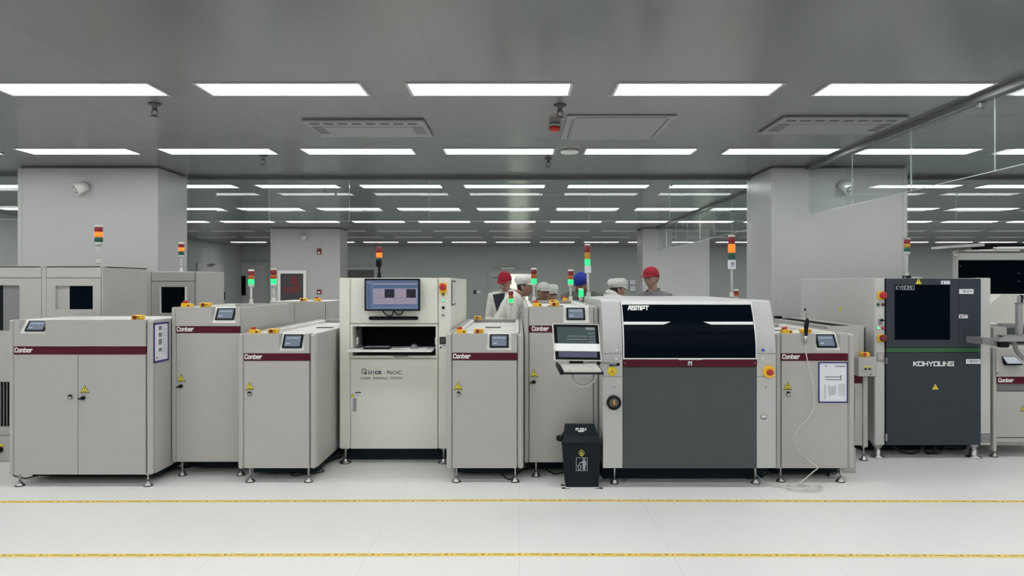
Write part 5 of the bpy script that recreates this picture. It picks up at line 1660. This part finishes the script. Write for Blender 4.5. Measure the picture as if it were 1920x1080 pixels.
# ------------------------------------------------------------------ floor tapes
def tape(v_l, v_m, v_r, wid, label, flip, pitch):
    pts = []
    for i in range(61):
        u = -600 + i * 52
        s = max(-1.1, min(1.1, (u - 960) / 960))
        v = v_m + (v_l - v_m) * max(0, -s) + (v_r - v_m) * max(0, s)
        Yf = 2080 / (v - VV)
        pts.append((X(u, Yf), Yf))
    b = MB().use('tape')
    for (p, q) in zip(pts, pts[1:]):
        b.slab([(p[0], p[1] - wid / 2, .0002), (q[0], q[1] - wid / 2, .0002), (q[0], q[1] + wid / 2, .0002), (p[0], p[1] + wid / 2, .0002)], (0, 0, .0008))
    o = b.build('floor_tape', off=(0, pts[30][1], 0))
    tag(o, label, 'floor tape', 'yellow printed floor tapes')
    m = MB().use('tapeink')
    proto = MB(); text(proto, 'ESD', 0, 0, 0, .022, wide=.05, bold=0, depth=.0002, flip=flip, flat=True)
    x = pts[0][0]
    def yy(x):
        for (p, q) in zip(pts, pts[1:]):
            if p[0] <= x <= q[0]: return p[1] + (q[1] - p[1]) * (x - p[0]) / (q[0] - p[0])
        return pts[-1][1]
    h = wid * .24
    while x < pts[-1][0] - pitch:
        y = yy(x)
        m.add([(p[0] + x + .085, p[1] + y - .013, p[2] + .0012) for p in proto.v], proto.f)
        m.box(x + .01, x + .072, y + h * .1, y + h * .75, .001, .0013)
        tx = x + pitch * .72
        d = -1 if flip else 1
        m.prism([(tx, y - h * d), (tx + .026, y - h * d), (tx + .013, y + h * d)], 'z', .001, .0013)
        m.box(x + pitch * .93, x + pitch * .97, y - h * .6, y + h * .6, .001, .0013)
        x += pitch
    m.build('printed_marks', parent=o)


tape(941.0, 938.3, 940.5, .050, 'yellow printed floor tape nearer the machines', False, .2167 * 1.0)
tape(1042.0, 1040.0, 1043.0, .050, 'yellow printed floor tape nearest the picture bottom', True, .2167)

# ------------------------------------------------------------------ people
def remesh(mb, name, voxel, smooth=3, mats=('skin',)):
    me = mb.mesh(name)
    ob = bpy.data.objects.new(name, me); COL.objects.link(ob)
    r = ob.modifiers.new('r', 'REMESH'); r.mode = 'VOXEL'; r.voxel_size = voxel; r.use_smooth_shade = True
    s = ob.modifiers.new('s', 'SMOOTH'); s.iterations = smooth; s.factor = .5
    dg = bpy.context.evaluated_depsgraph_get()
    dg.update()
    out = bpy.data.meshes.new_from_object(ob.evaluated_get(dg))
    bpy.data.objects.remove(ob); bpy.data.meshes.remove(me)
    out.materials.clear()
    for m_ in mats: out.materials.append(M[m_])
    for p in out.polygons: p.use_smooth = True; p.material_index = 0
    out.name = name
    return out


def loft(mb, rings, n=18):
    """rings: (centre, ax vector, ay vector)"""
    v = []; f = []
    for c, a, d in rings:
        for i in range(n):
            t_ = 2 * PI * i / n
            v.append(Vector(c) + Vector(a) * math.cos(t_) + Vector(d) * math.sin(t_))
    k = len(rings)
    for j in range(k - 1):
        for i in range(n):
            f.append((j * n + i, j * n + (i + 1) % n, (j + 1) * n + (i + 1) % n, (j + 1) * n + i))
    f.append(tuple(range(n))); f.append(tuple(range((k - 1) * n, k * n)))
    mb.add(v, f, True)
    return mb


def sst(a, b_, x):
    t_ = max(0, min(1, (x - a) / (b_ - a))); return t_ * t_ * (3 - 2 * t_)


def head_point(p, grow=1.0):
    """unit sphere -> head (face towards -y), centre between the ears"""
    x, y, z = p
    low = sst(.05, -1.0, z)
    hx = .0745 * (1 - .30 * low)
    hy = .096 * (1 - .10 * low)
    X_, Y_, Z_ = x * hx, y * hy, z * .118
    if y < 0:
        fr = (-y) ** 2
        Y_ -= low * .010 * fr
        # flatten the face
        Y_ += .010 * fr * (1 - abs(x)) * sst(-.9, -.2, z) * sst(.7, .2, z)
        g = lambda cx, cz, s, sz=None: math.exp(-((X_ - cx) / s) ** 2 - ((Z_ - cz) / (sz or s)) ** 2)
        Y_ -= .024 * g(0, -.026, .0105, .017) + .010 * g(0, -.008, .008, .022)     # nose
        Y_ -= .006 * (g(.028, .016, .020, .008) + g(-.028, .016, .020, .008))      # brow
        Y_ += .008 * (g(.030, -.002, .014, .010) + g(-.030, -.002, .014, .010))    # sockets
        Y_ -= .006 * g(0, -.064, .020, .008)                                       # lips
        Y_ -= .008 * g(0, -.098, .020, .014)                                       # chin
        Y_ -= .004 * (g(.040, -.030, .016) + g(-.040, -.030, .016))                # cheeks
    else:
        Y_ += .006 * y * sst(-.6, .3, z)
        Z_ += 0
        Y_ -= .030 * y * sst(-.25, -1.0, z)
    return Vector((X_, Y_, Z_)) * grow


def sphere_pts(n, m):
    for j in range(m + 1):
        t_ = PI * j / m
        yield [(math.sin(t_) * math.sin(2 * PI * i / n), -math.sin(t_) * math.cos(2 * PI * i / n), math.cos(t_)) for i in range(n)]


def add_head(mb, T, grow=1.0, n=48, m=36):
    rows = list(sphere_pts(n, m))
    v = [T @ head_point(p, grow) for r in rows for p in r]
    f = [(j * n + i, j * n + (i + 1) % n, (j + 1) * n + (i + 1) % n, (j + 1) * n + i) for j in range(m) for i in range(n)]
    mb.add(v, f, True)
    for s in (1, -1):                                                              # ears
        for (dy, dz, r, rz) in ((.010, 0, .010, .029), (.016, .014, .012, .016), (.008, -.018, .009, .013)):
            c = T @ Vector((s * .077, dy, -.012 + dz))
            mb.ell(c, .007, r * 1.3, rz, 10, 8, T.to_3x3())


def hand(mb, w, d, nrm, side, curl=.6):
    """palm and five fingers from wrist w along d; nrm faces out of the back of the hand"""
    d = Vector(d).normalized(); nrm = Vector(nrm); nrm = (nrm - d * nrm.dot(d)).normalized()
    s = d.cross(nrm) * side
    w = Vector(w)
    loft(mb, [(w - d * .01, s * .026, nrm * .019), (w + d * .02, s * .034, nrm * .017), (w + d * .06, s * .041, nrm * .015), (w + d * .085, s * .041, nrm * .013), (w + d * .092, s * .036, nrm * .010)], 14)
    for i, (o, L) in enumerate(((.031, .068), (.011, .078), (-.010, .073), (-.030, .058))):
        p = w + d * .082 + s * o
        pts = [p]; a = .15; dd = d
        for k, q in enumerate((.45, .31, .24)):
            a += curl * (.9, 1.0, .7)[k]
            p = p + (d * math.cos(a) - nrm * math.sin(a)) * L * q
            pts.append(p)
        mb.tube(pts, .008, 8, rr=[.0095, .009, .0085, .007])
    p = w + d * .025 + s * .028
    mb.tube([p, p + (s * .6 + d * .7 - nrm * .25).normalized() * .035, p + (s * .5 + d * .8 - nrm * .4).normalized() * .062, p + (s * .25 + d * .95 - nrm * .6).normalized() * .082], .01, 8, rr=[.014, .011, .010, .008])


def person(label, u, vtop, Y, face, H, lean=0, turn=0, nod=0, cap='ball', capm='cap_red', coat='coat', arms='down', skin='skin', tiltz=0,
           lean_side=0, glasses=False, drop=0.0, brim=True, brim_turn=0, eyes=True, collar=True):
    """stands at column u, depth Y; face = heading in degrees (0 towards the camera, 90 to the right)"""
    s = H / 1.72
    hip = .93 * s
    Rl = Matrix.Rotation(math.radians(lean), 4, 'X')
    def U(p):                                                     # bend above the hips
        p = Vector(p) * s
        if p.z > hip: p = Vector((0, 0, hip)) + Rl @ (p - Vector((0, 0, hip)))
        return p
    neck = U((0, .012, 1.45))
    hc = neck + (Rl.to_3x3() @ Vector((0, -.022 - drop * .8, .165 - drop))) * s
    Th = Matrix.Translation(hc) @ Matrix.Rotation(math.radians(turn), 4, 'Z') @ Matrix.Rotation(math.radians(nod), 4, 'X') @ Matrix.Rotation(math.radians(tiltz), 4, 'Y')
    # where the feet stand so that the head comes to column u
    top_h = hc.z + .135
    Rz = Matrix.Rotation(math.radians(face), 4, 'Z')
    want = Vector((X(u, Y), Y, 0))
    off = Rz @ Vector((hc.x, hc.y, 0))
    base = Vector((want.x - off.x, want.y - off.y, 0))
    dz = Z(vtop, Y) - top_h                                       # fit the height by bending the knees a little / scaling
    k = 1 + dz / top_h
    # ---- body
    b = MB().use(skin)
    def ring(z, rx, ry, y=0): 
        c = U((0, y, z)); A = Rl.to_3x3() if z * s > hip else Matrix.Identity(3)
        return (c, A @ Vector((rx * s, 0, 0)), A @ Vector((0, ry * s, 0)))
    loft(b, [ring(.84, .10, .08), ring(.90, .155, .11), ring(1.0, .145, .10), ring(1.12, .138, .095), ring(1.26, .155, .105), ring(1.36, .165, .095), ring(1.41, .12, .08), ring(1.445, .062, .058)], 20)
    b.tube([U((0, .02, 1.40)), neck, hc + (Th.to_3x3() @ Vector((0, .012, -.05)))], .05, 14, rr=[.062, .053, .052])
    add_head(b, Th)
    cloth = MB().use(coat)
    for sd in (1, -1):
        sh = (sd * .175, .01, 1.385)
        if arms == 'down': el, wr = (sd * .235, .03, 1.10), (sd * .22, -.09, .87)
        elif arms == 'front': el, wr = (sd * .24, -.02, 1.10), (sd * .10, -.26, 1.10)
        elif arms == 'hold': el, wr = (sd * .235, .0, 1.10), ((.03, -.22, 1.13) if sd > 0 else (-.12, -.25, 1.02))
        else: el, wr = (sd * .25, -.14, 1.14), (sd * .17, -.36, 1.02)
        P = [U(sh), U(el), U(wr)]
        b.tube([P[0], P[0].lerp(P[1], .5), P[1], P[1].lerp(P[2], .45), P[2]], .04, 12, rr=[.052 * s, .047 * s, .040 * s, .037 * s, .027 * s])
        hand(b, P[2], P[2] - P[1], Vector((sd * .6, -.2, .75)) if arms != 'down' else Vector((sd, 0, 0)), -sd)
        cloth.tube([U((sd * .10, .012, 1.40)), P[0] + Vector((0, 0, .006)), P[0].lerp(P[1], .5), P[1], P[1].lerp(P[2], .5), P[1].lerp(P[2], .93)], .06, 14,
                   rr=[.062 * s, .074 * s, .066 * s, .058 * s, .054 * s, .046 * s])
        # legs
        L = [Vector((sd * .085, 0, .88)) * s, Vector((sd * .095, -.012, .49)) * s, Vector((sd * .10, .012, .085)) * s]
        b.tube([L[0], L[0].lerp(L[1], .5), L[1], L[1].lerp(L[2], .35), L[2]], .06, 14, rr=[.085 * s, .075 * s, .055 * s, .056 * s, .036 * s])
        b.ell(L[2] + Vector((0, -.05, -.045)), .04, .115, .035, 12, 8)
    me = remesh(b, 'person', .0075, 2, (skin, 'lips'))
    inv = Th.inverted()
    for p in me.polygons:
        q = inv @ p.center
        if q.y < -.075 and abs(q.z + .066) < .0065 and abs(q.x) < .024: p.material_index = 1
    me.transform(Matrix.Scale(k, 4))
    me.name = 'person'
    o = bpy.data.objects.new('person', me); COL.objects.link(o)
    o.location = base; o.rotation_euler = (0, 0, math.radians(face)); o['base'] = [0, 0, 0]
    tag(o, label, 'person', 'people behind the machines')
    def child(mesh_or_mb, name):
        m_ = mesh_or_mb if isinstance(mesh_or_mb, bpy.types.Mesh) else mesh_or_mb.mesh(name)
        m_.transform(Matrix.Scale(k, 4))
        c = bpy.data.objects.new(name, m_); COL.objects.link(c); c.parent = o; return c
    # ---- coat
    loft(cloth, [ring(.72, .20, .15), ring(.86, .185, .14), ring(1.0, .172, .128), ring(1.14, .168, .125), ring(1.28, .182, .130), ring(1.37, .185, .115), ring(1.42, .130, .095), ring(1.452, .078, .076)], 24)
    cm = remesh(cloth, 'coat', .011, 3, (coat,))
    child(cm, 'coat' if coat == 'coat' else 'jacket')
    if collar:
        cl = MB().use(coat)
        A = Rl.to_3x3()
        c0 = U((0, .012, 1.435))
        n = 26
        v = []; f = []
        for i in range(n + 1):
            a = math.radians(-60 + 300 * i / n)
            d = Vector((math.cos(a), math.sin(a), 0))
            for (r, hgt) in ((.066, .0), (.070, .045), (.082, .040), (.092, -.008)):
                v.append(c0 + A @ Vector((d.x * r, d.y * r * .95, hgt + .012 * d.y)))
        for i in range(n):
            for j in range(3):
                f.append((i * 4 + j, i * 4 + j + 1, i * 4 + 5 + j, i * 4 + 4 + j))
        cl.add(v, f, True)
        cm2 = cl.mesh('collar')
        child(cm2, 'collar')
    tr = MB().use('trouser')
    for sd in (1, -1):
        L = [Vector((sd * .088, 0, .95)) * s, Vector((sd * .098, -.012, .49)) * s, Vector((sd * .10, .012, .06)) * s]
        tr.tube([L[0], L[0].lerp(L[1], .5), L[1], L[2]], .09, 16, rr=[.105 * s, .095 * s, .078 * s, .066 * s])
    child(tr, 'trousers')
    for sd in (1, -1):
        sh_ = MB().use('plate' if coat == 'coat' else 'black')
        c = Vector((sd * .10, -.045, .0)) * s
        loft(sh_, [(c + Vector((0, 0, .002)), (.047, 0, 0), (0, .135, 0)), (c + Vector((0, 0, .03)), (.048, 0, 0), (0, .134, 0)), (c + Vector((0, .02, .065)), (.043, 0, 0), (0, .095, 0)), (c + Vector((0, .055, .10)), (.040, 0, 0), (0, .05, 0))], 18)
        child(sh_, 'shoe')
    # ---- hair, eyes, brows
    n, m_ = 40, 30
    rows = list(sphere_pts(n, m_))
    hv = []; hf = []
    hr = MB().use('hair')
    for r in rows:
        for p in r: hv.append(Th @ head_point(p, 1.045))
    def hairy(p):
        x, y, z = p
        if z > .50: return True
        if y > .25 and z > -.52 - .1 * y: return True
        if y > -.18 and z > .12: return True
        return y > -.22 and abs(x) > .7 and z > -.02
    for j in range(m_):
        for i in range(n):
            if all(hairy(q) for q in (rows[j][i], rows[j][(i + 1) % n], rows[j + 1][(i + 1) % n], rows[j + 1][i])):
                hf.append((j * n + i, j * n + (i + 1) % n, (j + 1) * n + (i + 1) % n, (j + 1) * n + i))
    hr.add(hv, hf, True)
    hm = hr.mesh('hair')
    bm = bmesh.new(); bm.from_mesh(hm)
    bmesh.ops.delete(bm, geom=[v for v in bm.verts if not v.link_faces], context='VERTS'); bm.to_mesh(hm); bm.free()
    child(hm, 'hair')
    if eyes:
        for sd in (1, -1):
            e = MB().use('eye'); c = Vector((sd * .030, -.0775, -.002))
            e.ell(Th @ c, .0125, .010, .0065, 12, 8, Th.to_3x3())
            e.use('pupil').ell(Th @ (c + Vector((0, -.006, 0))), .006, .006, .006, 10, 6, Th.to_3x3())
            child(e, 'eye')
            e = MB().use('hair')
            e.tube([Th @ Vector((sd * .014, -.0935, .017)), Th @ Vector((sd * .030, -.0905, .022)), Th @ Vector((sd * .046, -.080, .016))], .003, 6)
            child(e, 'eyebrow')
    if glasses:
        g = MB().use('steel')
        for sd in (1, -1):
            g.tube([Th @ Vector((sd * .031 + .024 * math.cos(a), -.099 + abs(math.cos(a)) * .003, -.004 + .018 * math.sin(a))) for a in [2 * PI * i / 20 for i in range(21)]], .0022, 6)
            g.tube([Th @ Vector((sd * .055, -.097, .002)), Th @ Vector((sd * .076, -.05, .004)), Th @ Vector((sd * .079, .012, -.002))], .002, 6)
        g.tube([Th @ Vector((-.008, -.100, -.001)), Th @ Vector((.008, -.100, -.001))], .002, 6)
        child(g, 'glasses')
    # ---- cap
    c = MB().use(capm)
    if cap == 'ball':
        n, m2 = 36, 10
        v = []; f = []
        for j in range(m2 + 1):
            t_ = (PI / 2) * j / m2
            for i in range(n):
                a = 2 * PI * i / n
                zz = .030 + .112 * math.cos(t_) ** .95 * 1.0
                r = math.sin(t_) ** .72
                x_, y_ = .086 * r * math.sin(a), -.110 * r * math.cos(a) + .002
                tilt = .020 * (-y_ / .11) * r                              # higher at the forehead
                v.append(Th @ Vector((x_, y_, zz + (tilt if j == m2 else tilt * .6) - .012)))
        for j in range(m2):
            for i in range(n):
                f.append((j * n + i, j * n + (i + 1) % n, (j + 1) * n + (i + 1) % n, (j + 1) * n + i))
        inner = [q - Vector((0, 0, 0)) for q in v[-n:]]
        f.append(tuple(range(m2 * n, m2 * n + n)))
        c.add(v, f, True)
        c.ell(Th @ Vector((0, .002, .131)), .008, .008, .005, 10, 6)
    else:
        n, m2 = 40, 14
        v = []; f = []
        for j in range(m2 + 1):
            t_ = j / m2
            for i in range(n):
                a = 2 * PI * i / n
                r = (math.sin(min(1, t_ / .62) * PI / 2) ** .8) * (1 - .17 * sst(.62, 1, t_)) * (1 + .025 * math.sin(a * 9) * sst(.2, .5, t_) * sst(.95, .7, t_))
                zz = .150 - .012 * t_ - .082 * sst(.25, .92, t_) - .022 * sst(.9, 1, t_)
                y_ = -.124 * r * math.cos(a) + .016 * (1 - t_) + .012
                v.append(Th @ Vector((.103 * r * math.sin(a), y_, zz - .02 * y_ / .12)))
        for j in range(m2):
            for i in range(n):
                f.append((j * n + i, j * n + (i + 1) % n, (j + 1) * n + (i + 1) % n, (j + 1) * n + i))
        f.append(tuple(range(m2 * n, m2 * n + n)))
        c.add(v, f, True)
    cp = child(c, 'cap')
    if brim:
        bb = MB().use(capm)
        Bt = Th @ Matrix.Rotation(math.radians(brim_turn), 4, 'Z')
        n = 16; v = []; f = []
        L = .066 if cap == 'ball' else .036
        for i in range(n + 1):
            a = math.radians(-68 + 136 * i / n)
            ca, sa = math.cos(a), math.sin(a)
            z0 = .034 if cap == 'ball' else .040
            p0 = Vector((.080 * sa, -.100 * ca, z0)); ext = L * max(0, math.cos(a * 1.28)) ** .6
            p1 = p0 + Vector((sa * ext * .18, -ext, -.014 * (ext / .075) - .010 * abs(sa)))
            v += [Bt @ p0, Bt @ p1, Bt @ (p1 + Vector((0, 0, .005))), Bt @ (p0 + Vector((0, 0, .006)))]
        for i in range(n):
            for q in range(4): f.append((i * 4 + q, i * 4 + (q + 1) % 4, i * 4 + 4 + (q + 1) % 4, i * 4 + 4 + q))
        f.append((0, 1, 2, 3)); f.append(tuple(n * 4 + q for q in range(4)))
        bb.add(v, f, True)
        child(bb, 'visor')
    return o, Th


person('person in red cap and white coat reading a dark folder', 947, 508, 9.0, -14, 1.74, lean=8, turn=-8, nod=17, cap='ball', capm='cap_red', coat='coat', arms='hold', skin='skin_p', drop=.03)
person('person in white puffy cap bending forward in profile to the right', 985, 516.5, 8.3, 80, 1.80, lean=25, turn=-6, nod=4, cap='puff', capm='cap_white', coat='coat', arms='reach', drop=.045)
person('person in pale grey cap looking down behind the tall cabinet', 1019, 528, 8.75, 12, 1.66, lean=12, turn=12, nod=2, cap='ball', capm='cap_grey', coat='jacket_g', arms='front', drop=.02)
person('person in white cap half hidden behind the grey-capped one', 1034, 536, 9.25, 18, 1.64, lean=12, turn=0, nod=0, cap='puff', capm='cap_white', coat='coat', arms='front', drop=.02)
person('person in bright blue cap and olive jacket', 1090, 509, 8.12, -12, 1.75, lean=16, turn=-14, nod=32, cap='ball', capm='cap_blue', coat='jacket_g', arms='front', brim=False, drop=.05)
person('person in white cap and coat seen from behind, facing right', 1157, 523.5, 9.12, 128, 1.72, lean=26, turn=-22, nod=6, cap='puff', capm='cap_white', coat='coat', arms='front', drop=.06)
person('person in red cap, glasses and grey jacket facing left', 1221, 499, 7.95, -48, 1.78, lean=2, turn=0, nod=4, cap='ball', capm='cap_red', coat='jacket', arms='down', glasses=True, skin='skin_p', drop=.012)
# folder held by the first person
Yd = 8.62
b = MB().use('black')
b.mats[-1] = 'bin'
P = [Vector((X(u, Yd), Yd + dy, Z(v, Yd))) for u, v, dy in ((931, 584, 0), (944.5, 578, .02), (946, 549.5, .12), (923, 553, .10))]
b.slab(P, (0, .012, .003))
b.use('paper').slab([P[0] * .96 + P[2] * .04 + Vector((0, .013, 0)), P[1] * .96 + P[3] * .04 + Vector((0, .013, 0)), P[2] * .96 + P[0] * .04 + Vector((0, .013, 0)), P[3] * .96 + P[1] * .04 + Vector((0, .013, 0))], (0, .004, .001))
tag(b.build('folder', off=tuple(P[0])), 'dark clipboard folder held by the person in white coat', 'folder')

for o in bpy.data.objects:
    if 'base' in o: del o['base']
